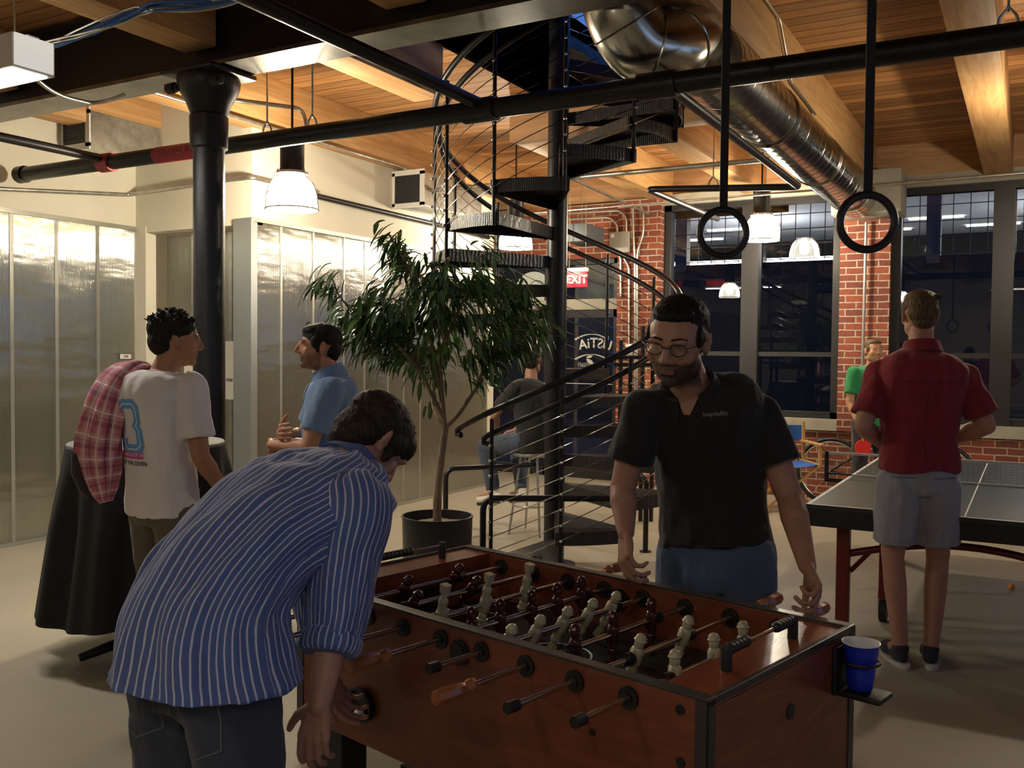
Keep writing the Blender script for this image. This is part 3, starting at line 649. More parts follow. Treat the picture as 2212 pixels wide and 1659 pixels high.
# ------------------------------------------------------------------ lamps
def pendant(loc, energy, label, group='glass dome pendant lamps'):
    x, y, z = loc; t = thing('pendant_lamp', label, 'lamp', (0, 0, 0), group=group)
    bm = newbm(); lathe(bm, [(.185, -.13), (.185, -.10), (.178, -.02), (.155, .05), (.115, .10), (.075, .12)], n=40, caps=False)
    sh = finish('glass_shade', bm, [M['lampglass']], t)
    bm = newbm(); lathe(bm, [(.178, -.128), (.178, -.10), (.170, -.02), (.148, .048), (.108, .098)], n=40, caps=False); finish('inner_diffuser', bm, M['dome_glow'], sh)
    bm = newbm(); tube(bm, [(.187*math.cos(a), .187*math.sin(a), -.13) for a in (2*PI*k/40 for k in range(40))], .005, 6, closed=True)
    for a in (0, 2*PI/3, 4*PI/3): tube(bm, [(.187*math.cos(a), .187*math.sin(a), -.13), (.19*math.cos(a), .19*math.sin(a), -.02), (.10*math.cos(a), .10*math.sin(a), .15)], .004, 5)
    finish('wire_guard', bm, M['galv'], t)
    bm = newbm(); lathe(bm, [(.02, -.075), (.05, -.05), (.062, 0), (.05, .05), (.03, .10), (.02, .115)], n=24); finish('bulb', bm, M['lamp_glow'], t)
    bm = newbm(); lathe(bm, [(.105, .13), (.09, .14), (.085, .17), (.085, .36), (.09, .37), (.04, .39)], n=28); finish('ballast_housing', bm, M['black_steel'], t)
    bm = newbm(); lathe(bm, [(.112, .118), (.112, .135)], n=28); finish('collar', bm, M['galv'], t)
    bm = newbm(); tube(bm, [(0, 0, .38), (0, 0, DZ-z)], .009, 8); finish('stem', bm, M['black_steel'], t)
    t.location = loc
    return t
for loc, e, lab in LAMPS:
    pendant(loc, e, lab); point_light('lamp_light', (loc[0], loc[1], loc[2]-.03), e, .045)
def linear(x0, x1, y, z, label, lit=14):
    t = thing('linear_light', label, 'lamp', (x1, y, z))
    bm = newbm(); box(bm, (x0, y-.11, z-.01), (x1, y+.11, z+.0)); box(bm, (x0, y-.11, z), (x1, y-.10, z+.15)); box(bm, (x0, y+.10, z), (x1, y+.11, z+.15)); box(bm, (x0, y-.03, z+.12), (x1, y+.03, z+.16))
    finish('trough', bm, M['white_metal'], t, False)
    bm = newbm(); box(bm, (x1-.004, y-.10, z), (x1+.008, y+.10, z+.15)); finish('end_cap', bm, M['end_glow'], t, False)
    for dy in (-.05, .05):
        bm = newbm(); tube(bm, [(x0+.03, y+dy, z+.05), (x1-.05, y+dy, z+.05)], .016, 12); finish('tube', bm, M['tube_glow'], t)
    bm = newbm(); box(bm, (x0+.02, y-.09, z-.016), (x1-.03, y+.09, z-.010)); finish('diffuser', bm, M['tube_glow'], t, False)
    for x in (x1-.15, x0+.2):
        bm = newbm(); tube(bm, [(x, y, z+.16), (x, y, BZ)], .005, 6); finish('suspension_wire', bm, M['galv'], t)
    l = bpy.data.lights.new('tube_light', 'AREA'); l.shape = 'RECTANGLE'; l.size = x1-x0; l.size_y = .2; l.energy = lit; l.color = (1, .93, .82)
    o = bpy.data.objects.new('tube_light', l); o.location = ((x0+x1)/2, y, z-.03); COL.objects.link(o)
pe = at(73, 150, d=4.5)
linear(pe.x-1.5, pe.x, pe.y, pe.z, 'white hanging trough light at the top left corner', 42)
linear(-.8, 1.2, -.9, 3.0, 'white hanging trough light behind the viewer', 10)
# fluorescent battens behind the fluted panels, near their tops
def batten(name, a, b, label, en):
    bm = newbm(); tube(bm, [a, b], .018, 10); t = tag(finish(name, bm, M['tube_glow']), label, 'lamp')
    l = bpy.data.lights.new('batten_light', 'AREA'); l.shape = 'RECTANGLE'; l.size = (V(b)-V(a)).length; l.size_y = .05; l.energy = en; l.color = (1, .96, .86)
    o = bpy.data.objects.new('batten_light', l); o.location = (V(a)+V(b))/2+V((.02, 0, 0)); o.rotation_euler = (0, -PI/2, PI) ; COL.objects.link(o)
    o.rotation_euler = V((1, 0, -.1)).to_track_quat('-Z', 'X').to_euler(); 
    # long side must follow y
    q = Matrix((V((0, 1, 0)), V((0, 1, 0)).cross(V((-1, 0, .1)).normalized())*-1, V((-1, 0, .1)).normalized())).transposed()
    o.matrix_world = Matrix.Translation(o.location) @ q.to_4x4()
batten('fluorescent_tube', (W1-.07, .5, 2.54), (W1-.07, 5.4, 2.54), 'fluorescent tube glowing through the top of the left fluted panels', 60)
batten('fluorescent_tube', (W2-.08, 5.8, 2.46), (W2-.08, 9.1, 2.46), 'fluorescent tube glowing through the far fluted panels behind the plant', 45)
point_light('back_room_light', (-8.3, 4.0, 2.8), 30, .3, (1, .9, .7)); point_light('back_room_light', (-7.2, 7.5, 2.6), 26, .3, (1, .9, .62))

# ------------------------------------------------------------------ gymnastic rings
def rings(px, py, d, R_, label, topdx=0):
    c = at(px, py, d=d); t = thing('gymnastic_ring', label, 'gymnastic ring', c, group='black gymnastic rings on straps')
    n = V((math.sin(YAW), -math.cos(YAW), 0)); n = n
    a = V((math.cos(YAW), math.sin(YAW), 0)); b = V((0, 0, 1))
    bm = newbm(); tube(bm, [c+(a*math.cos(q)+b*math.sin(q))*R_ for q in (2*PI*k/48 for k in range(48))], .0155, 14, closed=True); finish('ring', bm, M['ring'], t)
    bm = newbm(); s = a*.017; e = n*.003; top = V((c.x, c.y, DZ)); lo = c+V((0, 0, R_-.012))
    vs_ = [bm.verts.new(p+sx*s+sy*e) for p in (lo, top) for sx, sy in ((-1, -1), (1, -1), (1, 1), (-1, 1))]
    for q in ((3, 2, 1, 0), (4, 5, 6, 7), (0, 1, 5, 4), (1, 2, 6, 5), (2, 3, 7, 6), (3, 0, 4, 7)): bm.faces.new([vs_[i] for i in q])
    finish('strap', bm, M['strap'], t, False)
    bm = newbm(); bx_ = V((c.x, c.y, 3.30)); box(bm, bx_-V((.03, .02, .035)), bx_+V((.03, .02, .035)), .005); finish('buckle', bm, M['black_steel'], t)
rings(1562, 503, 3.98, .099, 'black gymnastic ring on a strap, the left one beside the far lamp')
rings(1873, 480, 3.5, .103, 'black gymnastic ring on a strap, the right one before the brick pillar')

# ------------------------------------------------------------------ spiral stair
SC = V((-3.025, 6.04, 0)); SR = .88; PH0 = -PI/2+YAW  # direction from the pole to the camera
RISE = .205
st = thing('spiral_staircase', 'black steel spiral staircase with cable railings rising through the roof', 'staircase', SC)
def sp(phi, r, z): a = PH0+rad(phi); return V((SC.x+r*math.cos(a), SC.y+r*math.sin(a), z))
bm = newbm(); lathe(bm, [(.075, 0), (.075, 4.9)], SC, 32); finish('centre_pole', bm, M['black_steel'], st)
bm = newbm(); lathe(bm, [(.16, 0), (.16, .015)], SC, 24); finish('base_plate', bm, M['black_steel'], st)
def helix_z(phi): return .31+phi/360*RISE*12
checker = mat('checker_plate', (.055, .052, .052), .38, .5); N_, L_n, b_ = nodes(checker)
g_ = N_.new('ShaderNodeNewGeometry'); wv = N_.new('ShaderNodeTexWave'); wv.inputs['Scale'].default_value = 22; wv.inputs['Distortion'].default_value = 3; L_n.new(g_.outputs['Position'], wv.inputs['Vector'])
bp_ = N_.new('ShaderNodeBump'); bp_.inputs['Strength'].default_value = .6; bp_.inputs['Distance'].default_value = .004; L_n.new(wv.outputs[0], bp_.inputs['Height']); L_n.new(bp_.outputs[0], b_.inputs['Normal'])
for i in range(19):
    z = RISE*(i+1); a0, a1 = -32+30*i, 2+30*i; bm = newbm()
    outer = [sp(a0+(a1-a0)*k/5, SR, z) for k in range(6)]; inner = [sp(a0+4, .075, z), sp(a1-4, .075, z)]
    # a pressed pan: narrow near the pole, skirts hanging from its edges
    pl = [inner[0]]+outer+[inner[1]]
    top = [bm.verts.new(p) for p in pl]; lo = [bm.verts.new(p-V((0, 0, .006))) for p in pl]
    bm.faces.new(top); bm.faces.new(lo[::-1])
    for k in range(len(pl)): j = (k+1) % len(pl); bm.faces.new((top[k], lo[k], lo[j], top[j]))
    def skirt(P, h):
        for p, q in zip(P, P[1:]):
            d = (q-p).normalized(); nn = V((-d.y, d.x, 0))*.003
            c = [p+nn, p-nn, q-nn, q+nn]; A_ = [bm.verts.new(x) for x in c]; B_ = [bm.verts.new(x-V((0, 0, h))) for x in c]
            bm.faces.new(A_); bm.faces.new(B_[::-1])
            for k in range(4): j = (k+1) % 4; bm.faces.new((A_[k], B_[k], B_[j], A_[j]))
    skirt([inner[0], outer[0]], .085); skirt(outer, .085); skirt([outer[-1], inner[1]], .085)
    finish('tread', bm, checker, st, False)
posts = [k for k in range(-30, 561, 30)]; rest = newbm()
for k in posts:
    zb = max(.0, RISE*(round((k+30)/30))+0); zb = max(0, RISE*((k+30)//30)-.09)
    zt = helix_z(k)+1.02
    if k == -30: zb = 0
    bm = newbm(); p = sp(k, SR+.012, 0); tube(bm, [(p.x, p.y, zb), (p.x, p.y, zt)], .0135, 10); po = finish('baluster', bm, M['black_steel'], st)
    near = k <= 90 or 300 <= k <= 450
    for c in range(9):
        if near: bm = newbm()
        ellipsoid(bm if near else rest, sp(k, SR+.030, helix_z(k)+.05+c*.10), (.011,)*3, seg=8, rings=6)
        if near: finish('cable_fitting', bm, M['chrome'], po)
ro = finish('cable_fitting', rest, M['chrome'], st); ro['kind'] = 'stuff'
for c in range(9):
    bm = newbm(); tube(bm, [sp(a, SR+.012, helix_z(a)+.05+c*.10) for a in range(-30, 541, 5)], .0032, 5); finish('railing_cable', bm, M['chrome'], st)
def rail(a0, a1, dz, r, rr=SR+.012, hook=True):
    bm = newbm(); P = [sp(a, rr, helix_z(a)+dz) for a in range(a0, a1+1, 4)]; Rr = [r if a < 330 else max(r*.45, r*(1-(a-330)/70)) for a in range(a0, a1+1, 4)]
    if hook:
        d = (P[0]-P[1]).normalized(); P = [P[0]+d*.05+V((0, 0, -.055)), P[0]+d*.085+V((0, 0, -.04)), P[0]+d*.085+V((0, 0, -.01)), P[0]+d*.05]+P; Rr = [r]*4+Rr
    tube(bm, P, Rr, 12); return finish('handrail', bm, M['black_steel'], st)
rail(-44, 556, 1.07, .021); rail(-30, 556, .93, .019, SR-.02)
# low guard hoops around the foot of the stair
def hoop(pts, label):
    bm = newbm(); tube(bm, fillet(pts, .09, 8), .021, 14)
    for p in (pts[0], pts[-1]): lathe(bm, [(.045, 0), (.045, .008)], (p[0], p[1], 0), 16)
    tag(finish('guard_rail', bm, M['black_steel']), label, 'rail', 'bent tube guard rails around the stair foot')
a = at(1042, 1272, z=0); b = at(1352, 1272, z=0)
hz = .60
hoop([(a.x, a.y, 0), (a.x, a.y, hz), (b.x, b.y, hz), (b.x, b.y, 0)], 'low black tube hoop in front of the spiral stair')
a = at(962, 1170, z=0); b = at(1394, 1192, z=0)
hoop([(a.x, a.y, 0), (a.x, a.y, hz), (b.x-.9, b.y+.35, hz), (b.x, b.y, hz), (b.x, b.y, 0)], 'low black tube hoop behind the spiral stair, its left bend left of the pole')
# upright dark posts with a short level rail behind the right shoulder of the stair
pr = thing('gate_rail', 'short black railing with upright posts at the brick pier right of the stair', 'rail', at(1385, 1090, d=8.6))
for px in (1338, 1385, 1408):
    p = at(px, 1000, d=8.6); t_ = at(px, {1338: 735, 1385: 705, 1408: 758}[px], d=8.6); bm = newbm(); tube(bm, [(p.x, p.y, 0), (p.x, p.y, t_.z)], .02, 10); finish('post', bm, M['black_steel'], pr)
for py in (772, 788):
    bm = newbm(); tube(bm, [at(1325, py, d=8.55), at(1440, py, d=8.55)], .018, 10); finish('crossbar', bm, M['black_steel'], pr)

# ------------------------------------------------------------------ potted tree
TP = at(945, 1117, d=5.75); tz = TP.z; TX, TY = TP.x, TP.y
tr = thing('potted_fig_tree', 'tall potted fig tree with long drooping green leaves before the clear panels', 'plant', (TX, TY, 0))
bm = newbm(); lathe(bm, [(.19, 0), (.205, .02), (.218, tz), (.224, tz+.005), (.224, tz+.012), (.212, tz+.012), (.208, tz-.05)], (TX, TY, 0), 48); finish('pot', bm, M['pot'], tr)
bm = newbm(); lathe(bm, [(.001, tz-.035), (.1, tz-.03), (.209, tz-.045), (.205, tz-.1)], (TX, TY, 0), 40)
for v in bm.verts: v.co.z += .012*noise.noise(v.co*18) if v.co.z > tz-.09 else 0
finish('soil', bm, M['soil'], tr)
random.seed(11)
ca_, sa_ = math.cos(YAW), math.sin(YAW)
def tp(sx, z, dy=0): return V((TX+sx*ca_-dy*sa_, TY+sx*sa_+dy*ca_, z))
zf = at(960, 925, d=5.75).z
bm = newbm(); tube(bm, spline([tp(0, tz-.05), tp(.0, tz+.15), tp(.02, tz+.35), tp(.045, zf)]), [.027]*6+[.024]*7+[.022]*6, 12); finish('trunk', bm, M['bark'], tr)
tips = []
def pxz(px, py): q = at(px, py, d=5.75); return ((px-945)/FPX*5.75, q.z)
BR = [[(960, 925), (1000, 880), (1040, 800), (1055, 720), (1075, 640)], [(960, 925), (950, 800), (945, 700), (950, 620), (960, 560)], [(955, 900), (915, 820), (885, 740), (850, 680), (800, 620)],
      [(950, 840), (925, 730), (905, 650), (890, 590), (855, 520)], [(1005, 870), (1060, 790), (1110, 720), (1140, 690)], [(948, 760), (980, 690), (1010, 620), (1030, 560)], [(905, 800), (855, 740), (810, 700), (765, 680)], [(890, 600), (860, 550), (835, 505)], [(915, 820), (880, 770), (845, 745), (790, 740)], [(960, 925), (930, 880), (925, 820), (900, 760)], [(1040, 800), (1060, 760), (1100, 740), (1130, 750)]]
bmb = newbm()
for k, b in enumerate(BR):
    dy = random.uniform(-.35, .35) if k > 1 else 0; n = len(b); P = []
    for i, (x, y) in enumerate(b): sx, z = pxz(x, y); P.append(tp(sx, z, dy*i/(n-1)+(random.uniform(-.02, .02) if i else 0)))
    S = spline(P, 5); m_ = len(S); tube(bmb, S, [.013*(1-.72*i/m_) for i in range(m_)], 7)
    for i in range(m_//3, m_): tips.append((S[i], (S[min(i+1, m_-1)]-S[i-1]).normalized(), i/m_))
for k in range(95):
    p, d, f = random.choice(tips); e = p+V((random.uniform(-.22, .22), random.uniform(-.22, .22), random.uniform(-.02, .2)))
    if e.z > zf+1.08: continue
    m_ = (p+e)/2+V((0, 0, .03)); tube(bmb, [p, m_, e], [.005, .004, .002], 5); tips.append((e, (e-p).normalized(), 1)); tips.append((m_, (e-p).normalized(), .9))
finish('branches', bmb, M['bark'], tr)
bml = newbm()
def leaf(p, d, Ln, wd):
    side = d.cross(V((0, 0, 1)))
    if side.length < .1: side = V((1, 0, 0))
    side.normalize(); side = (side + V((random.uniform(-.5, .5), random.uniform(-.5, .5), random.uniform(-.4, .4)))).normalized()
    cur = V(p); dirv = d.normalized(); rows = []; N = 5; droop = random.uniform(.12, .45)
    for i in range(N+1):
        t = i/N; ww = wd*math.sin(PI*min(1, t*.93+.05))**.8*(1-.25*t)+.0008
        nn = side.cross(dirv).normalized(); rows.append((bml.verts.new(cur-side*ww), bml.verts.new(cur+nn*(-.0035)), bml.verts.new(cur+side*ww)))
        dirv = (dirv+V((0, 0, -droop))).normalized(); cur = cur+dirv*Ln/N
    for A, B in zip(rows, rows[1:]): bml.faces.new((A[0], A[1], B[1], B[0])); bml.faces.new((A[1], A[2], B[2], B[1]))
cen = tp((950-945)/FPX*5.75, 0)
prof = lambda px: None
cnt = 0
while cnt < 1900:
    p, d, f = random.choice(tips)
    q = p+V((random.gauss(0, .04), random.gauss(0, .04), random.gauss(0, .035)))
    out = V((q.x-TX, q.y-TY, 0)); rr = out.length; out = out.normalized() if rr > .01 else V((1, 0, 0))
    if q.z < zf+.28 and random.random() < .75: continue
    dv = (out*random.uniform(.3, 1.0)+V((random.uniform(-.5, .5), random.uniform(-.5, .5), random.uniform(-.7, .25)))).normalized()
    leaf(q, dv, random.uniform(.09, .165), random.uniform(.0105, .0185)); cnt += 1
finish('foliage', bml, M['leaf'], tr, angle=None)

# ------------------------------------------------------------------ high table with black skirt
hx, hy = -3.95, 3.22
ht = thing('high_table', 'tall round cocktail table under a black cloth skirt at the column', 'table', (hx, hy, 0))
bm = newbm(); lathe(bm, [(.375, 1.055), (.38, 1.06), (.38, 1.075), (.375, 1.08)], (hx, hy, 0), 48); finish('tabletop', bm, M['grey_top'], ht)
bm = newbm(); R = []
for j in range(22):
    t = j/21; z = 1.062-t*.83; ring = []
    for k in range(160):
        a = 2*PI*k/160; fold = (.03*math.sin(a*9+.6*math.sin(a*2))+.014*math.sin(a*17+1))*min(1, t*2.2)
        r = .383+.125*t+fold; ring.append(bm.verts.new((hx+r*math.cos(a), hy+r*math.sin(a), z+.012*math.sin(a*5)*t)))
    R.append(ring)
for A, B in zip(R, R[1:]):
    for k in range(160): bm.faces.new((A[k], A[(k+1) % 160], B[(k+1) % 160], B[k]))
finish('skirt', bm, M['cloth_black'], ht, angle=None)
bm = newbm(); tube(bm, [(hx, hy, .04), (hx, hy, 1.05)], .035, 14); finish('pedestal', bm, M['black_paint'], ht)
for k in range(4):
    a = PI/4+k*PI/2+.4; bm = newbm(); tube(bm, [(hx, hy, .07), (hx+.18*math.cos(a), hy+.18*math.sin(a), .055), (hx+.33*math.cos(a), hy+.33*math.sin(a), .022)], [.03, .026, .02], 10); finish('foot', bm, M['black_paint'], ht)
# ------------------------------------------------------------------ foosball table (built in its own frame: x along the long side, y towards the far player)
FC = V((-1.199, 2.402, 0)); FA = rad(166.908); FL, FW, FZ, RZ, PIT = 1.464, .759, .826, .785, .1524
fm = Matrix.Translation(FC) @ Matrix(((math.cos(FA), math.sin(FA), 0), (math.sin(FA), -math.cos(FA), 0), (0, 0, 1))).to_4x4()
def fl(x, y, z): return fm @ V((x, y, z))
def fpx(px, py, z=RZ): return (fm.inverted() @ at(px, py, z=z))
ft = thing('foosball_table', 'cherry wood foosball table with steel rods and plastic players', 'foosball table', FC)
def fbox(bm, a, b, bev=0): box(bm, a, b, bev, fm)
hl, hw = FL/2, FW/2; ZB = .40; TH = .032; EC_ = .135
for nm, a, b, mt in (('side_panel', (-hl, -hw, ZB), (hl, -hw+TH, FZ), M['table_wood']), ('side_panel', (-hl, hw-TH, ZB), (hl, hw, FZ), M['table_wood']),
                     ('end_panel', (-hl, -hw+TH, ZB), (-hl+TH, hw-TH, FZ-.02), M['table_wood_v']), ('end_panel', (hl-TH, -hw+TH, ZB), (hl, hw-TH, FZ-.02), M['table_wood_v'])):
    bm = newbm(); fbox(bm, a, b, .003); finish(nm, bm, mt, ft, False)
for s in (-1, 1):
    bm = newbm(); x0, x1 = sorted((s*hl, s*(hl-EC_))); fbox(bm, (x0, -hw+TH, FZ-.018), (x1, hw-TH, FZ-.002)); finish('end_top', bm, M['table_wood_v'], ft, False)
    bm = newbm(); x0, x1 = sorted((s*(hl-EC_), s*(hl-EC_+.015))); fbox(bm, (x0, -hw+TH, .66), (x1, hw-TH, FZ-.018)); finish('inner_wall', bm, M['table_wood_v'], ft, False)
    bm = newbm(); x0, x1 = sorted((s*(hl-EC_-.003), s*(hl-EC_+.002))); fbox(bm, (x0, -.11, .672), (x1, .11, .755)); finish('goal', bm, M['rubber'], ft, False)
bm = newbm()
fbox(bm, (-hl, -hw-.002, FZ-.001), (hl, -hw+TH+.001, FZ+.006), .002); fbox(bm, (-hl, hw-TH-.001, FZ-.001), (hl, hw+.002, FZ+.006), .002)
fbox(bm, (-hl-.003, -hw, FZ-.012), (-hl+.012, hw, FZ+.005), .002); fbox(bm, (hl-.012, -hw, FZ-.012), (hl+.003, hw, FZ+.005), .002)
for s in (-1, 1):
    for t in (-1, 1): x0, x1 = sorted((s*(hl+.003), s*(hl-.028))); y0, y1 = sorted((t*(hw+.003), t*(hw-.001))); fbox(bm, (x0, y0, ZB), (x1, y1, FZ))
    for t in (-1, 1): x0, x1 = sorted((s*(hl+.003), s*(hl-.001))); y0, y1 = sorted((t*(hw+.003), t*(hw-.028))); fbox(bm, (x0, y0, ZB), (x1, y1, FZ))
finish('edge_trim', bm, M['trim'], ft, False)
bm = newbm(); fbox(bm, (-hl+EC_-.01, -hw+TH, .655), (hl-EC_+.01, hw-TH, .668)); finish('playing_field', bm, M['field'], ft, False)
# field markings
bm = newbm(); FX = hl-EC_; zf_ = .6695
def fline(P, wd=.008, closed=False):
    b2 = newbm(); ribbon(b2, P, wd, closed); 
    for v in b2.verts: v.co = fl(v.co.x, v.co.y, zf_)
    me = bpy.data.meshes.new('x'); b2.to_mesh(me); bm.from_mesh(me); b2.free()
fline([(.11*math.cos(2*PI*k/40), .11*math.sin(2*PI*k/40)) for k in range(40)], .007, True); fline([(0, -hw+TH), (0, -.11)]); fline([(0, .11), (0, hw-TH)])
for s in (-1, 1):
    fline([(s*FX, -.19), (s*(FX-.2), -.19), (s*(FX-.2), .19), (s*FX, .19)], .007); fline([(s*FX, -.12), (s*(FX-.1), -.12), (s*(FX-.1), .12), (s*FX, .12)], .007)
    fline([(s*(FX-.2-.06*math.sin(PI*k/12)), -.09+.18*k/12) for k in range(13)], .007)
finish('field_marking', bm, M['white_line'], ft, False)
me = text_mesh('DMI', .075, 0, .001)
for v in me.vertices: v.co = fl(-v.co.x*1, v.co.y*1, zf_+.001) if False else fl(v.co.y*0-v.co.x, v.co.y, zf_+.001)
link('logo', me, M['white_line'], ft, False)
# rods with players
def player(parent, x, y, tilt, m):
    """a foosball man hanging on its rod: y along the rod; tilt swings the foot towards -x"""
    a = rad(tilt); bm = newbm()
    def P(h, f=0, s=0): # h up along the body, f forwards
        dx_, dz_ = math.sin(a), math.cos(a)
        return fl(x + h*dx_*1.0 + f*dz_, y+s, RZ + h*dz_ - f*dx_)
    capsule(bm, P(.034), .0130, P(.040), .0135, 16); capsule(bm, P(.0445), .0135, P(.047), .0172, 18, flat0=True, flat1=True); capsule(bm, P(.047), .0172, P(.0495), .0150, 18, flat0=True)
    capsule(bm, P(.020), .0100, P(.03), .0085, 12); capsule(bm, P(.012), .0185, P(-.014), .0178, 18, asp=.85, ref=fl(0, 1, 0)-fl(0, 0, 0))
    capsule(bm, P(.014, 0, .014), .0085, P(-.016, .004, .0175), .0075, 10); capsule(bm, P(.014, 0, -.014), .0085, P(-.016, .004, -.0175), .0075, 10)
    capsule(bm, P(-.02), .0145, P(-.052), .0118, 14); capsule(bm, P(-.047), .0152, P(-.054), .0132, 14, flat1=True)
    capsule(bm, P(-.056), .0095, P(-.075), .0085, 12)
    c = [P(-.074, -.009, -.0115), P(-.074, .009, -.0115), P(-.074, .009, .0115), P(-.074, -.009, .0115), P(-.100, -.012, -.013), P(-.100, .012, -.013), P(-.100, .012, .013), P(-.100, -.012, .013)]
    vv = [bm.verts.new(q) for q in c]
    for q in ((3, 2, 1, 0), (4, 5, 6, 7), (0, 1, 5, 4), (1, 2, 6, 5), (2, 3, 7, 6), (3, 0, 4, 7)): bm.faces.new([vv[i] for i in q])
    finish('player_figure', bm, m, parent)
def handle(parent, x, y, s):
    bm = newbm(); prof = [(.012, 0), (.017, .004), (.019, .015), (.014, .028), (.0125, .034), (.0165, .045), (.0195, .07), (.0185, .118), (.016, .124), (.005, .125)]
    R = []
    for r, t in prof: R.append([bm.verts.new(fl(x+r*math.cos(2*PI*k/8), y+s*t, RZ+r*math.sin(2*PI*k/8))) for k in range(8)])
    for A, B in zip(R, R[1:]):
        for k in range(8): bm.faces.new((A[k], A[(k+1) % 8], B[(k+1) % 8], B[k]))
    bm.faces.new(R[0][::-1]); bm.faces.new(R[-1]); finish('handle', bm, M['handle_wood'], parent, True, 25)
def bumper(parent, x, y, r=.0165, ln=.022, nm='bumper'):
    bm = newbm(); tube(bm, [fl(x, y-ln/2, RZ), fl(x, y+ln/2, RZ)], r, 16); finish(nm, bm, M['rubber'], parent)
CR, BR_ = M['cream'], M['maroon']
RODS = [ # near handle?, far end pixel / near end offset, men pixels, tilt, material
    (1, .30, .16, [(867, 1274), (977, 1248)], -35, BR_), (1, .42, .10, [(886, 1307), (1012, 1274)], -40, BR_),
    (0, .26, .20, [(941, 1329), (1040, 1304), (1131, 1281)], 168, CR), (1, .20, .18, [(1011, 1358), (1076, 1340), (1139, 1318), (1196, 1302), (1252, 1287)], 2, BR_),
    (0, .17, .20, [(1073, 1385), (1139, 1366), (1207, 1349), (1266, 1332), (1319, 1316)], -27, CR), (1, .20, .18, [(1232, 1397), (1326, 1370), (1410, 1340)], 0, BR_),
    (0, .22, .17, [(1364, 1415), (1483, 1377)], -18, CR), (0, .18, .17, [(1450, 1458), (1537, 1420), (1615, 1395)], 3, CR)]
for i, (near, ne, fe, men, tilt, m_) in enumerate(RODS):
    x = (3.5-i)*PIT; y0 = -hw-ne; y1 = hw+fe
    bm = newbm(); tube(bm, [fl(x, y0, RZ), fl(x, y1, RZ)], .0078, 14); rd = finish('rod', bm, M['steel_rod'], ft)
    if near: handle(rd, x, y0+.02, -1); bumper(rd, x, y1, .012, .03, 'rod_cap')
    else: handle(rd, x, y1-.02, 1); bumper(rd, x, y0, .0135, .032, 'rod_cap')
    ys = []
    for p in men:
        y = fpx(*p).y; y = max(-hw+.05, min(hw-.05, y)); ys.append(y)
    if i == 0: ys = [ys[0]-.19]+ys
    for y in ys: player(rd, x, y, tilt, m_)
    for y in (min(ys)-.03, max(ys)+.03): bumper(rd, x, y)
    for s in (-1, 1):
        for q, rr in ((s*(hw+.003), .026), (s*(hw-TH-.003), .027)):
            bm = newbm(); dirn = 1 if q > 0 else -1
            tube(bm, [fl(x, q-.005, RZ), fl(x, q+.005, RZ)], rr, 26); tube(bm, [fl(x, q-.011, RZ), fl(x, q+.011, RZ)], .013, 18)
            finish('bushing', bm, M['rubber'], ft)
# ball entry holes and return cup
for q, px in ((hw-TH-.002, (1345, 1289)), (-hw-.002, (989, 1407))):
    c = V((fpx(px[0], px[1], .77).x, q, .765)); bm = newbm(); tube(bm, [fl(c.x, q-.006, c.z), fl(c.x, q+.006, c.z)], .034, 26)
    tube(bm, [fl(c.x+.0, q-.012, c.z+.0), fl(c.x, q+.0, c.z)], .022, 20); finish('ball_entry', bm, M['rubber'], ft)
lc = fm.inverted() @ at(783, 1520, y=at(783, 1520, d=2.62).y); 
bxr = None
# where the sight line meets the near side panel
def near_side(px, py):
    a_, b_ = fm.inverted() @ CAM, fm.inverted() @ at(px, py, d=5); t = (-hw-a_.y)/(b_.y-a_.y); return a_+(b_-a_)*t
def end_side(px, py):
    a_, b_ = fm.inverted() @ CAM, fm.inverted() @ at(px, py, d=5); t = (-hl-a_.x)/(b_.x-a_.x); return a_+(b_-a_)*t
c = near_side(783, 1520); bm = newbm(); R = []
for r, d in ((.058, .0), (.060, .02), (.052, .022), (.046, .006)):
    R.append([bm.verts.new(fl(c.x+r*math.cos(2*PI*k/28)*1.0, -hw-d, c.z+r*math.sin(2*PI*k/28)*.85)) for k in range(28)])
for A, B_ in zip(R, R[1:]):
    for k in range(28): bm.faces.new((A[k], A[(k+1) % 28], B_[(k+1) % 28], B_[k]))
bm.faces.new(R[-1]); finish('ball_return', bm, M['rubber'], ft)
tag(finish('foosball', (lambda b: (ellipsoid(b, fl(c.x-.012, -hw-.022, c.z-.022), (.0165,)*3), b)[1])(newbm()), M['white_plastic']), 'small white foosball lying in the ball return cup', 'ball')
for px, py in ((1470, 1533), (1471, 1647), (1281, 1582)):
    c = near_side(px, py); bm = newbm(); tube(bm, [fl(c.x, -hw-.004, c.z), fl(c.x, -hw+.002, c.z)], .011 if px > 1300 else .008, 16); finish('bolt', bm, M['rubber'], ft)
c = end_side(1707, 1537); bm = newbm(); tube(bm, [fl(-hl-.003, c.y, c.z), fl(-hl+.002, c.y, c.z)], .019, 22); finish('end_plug', bm, M['rubber'], ft)
# legs and the stretcher seen under the body
for sx in (-1, 1):
    for sy in (-1, 1):
        bm = newbm(); x0, x1 = sorted((sx*(hl-.02), sx*(hl-.17))); y0, y1 = sorted((sy*(hw-.04), sy*(hw-.14))); fbox(bm, (x0, y0, 0), (x1, y1, ZB+.05), .004); finish('leg', bm, M['black_paint'], ft, False)
bm = newbm(); fbox(bm, (-hl+.1, -.04, .10), (hl-.1, .04, .16)); finish('stretcher', bm, M['black_paint'], ft, False)
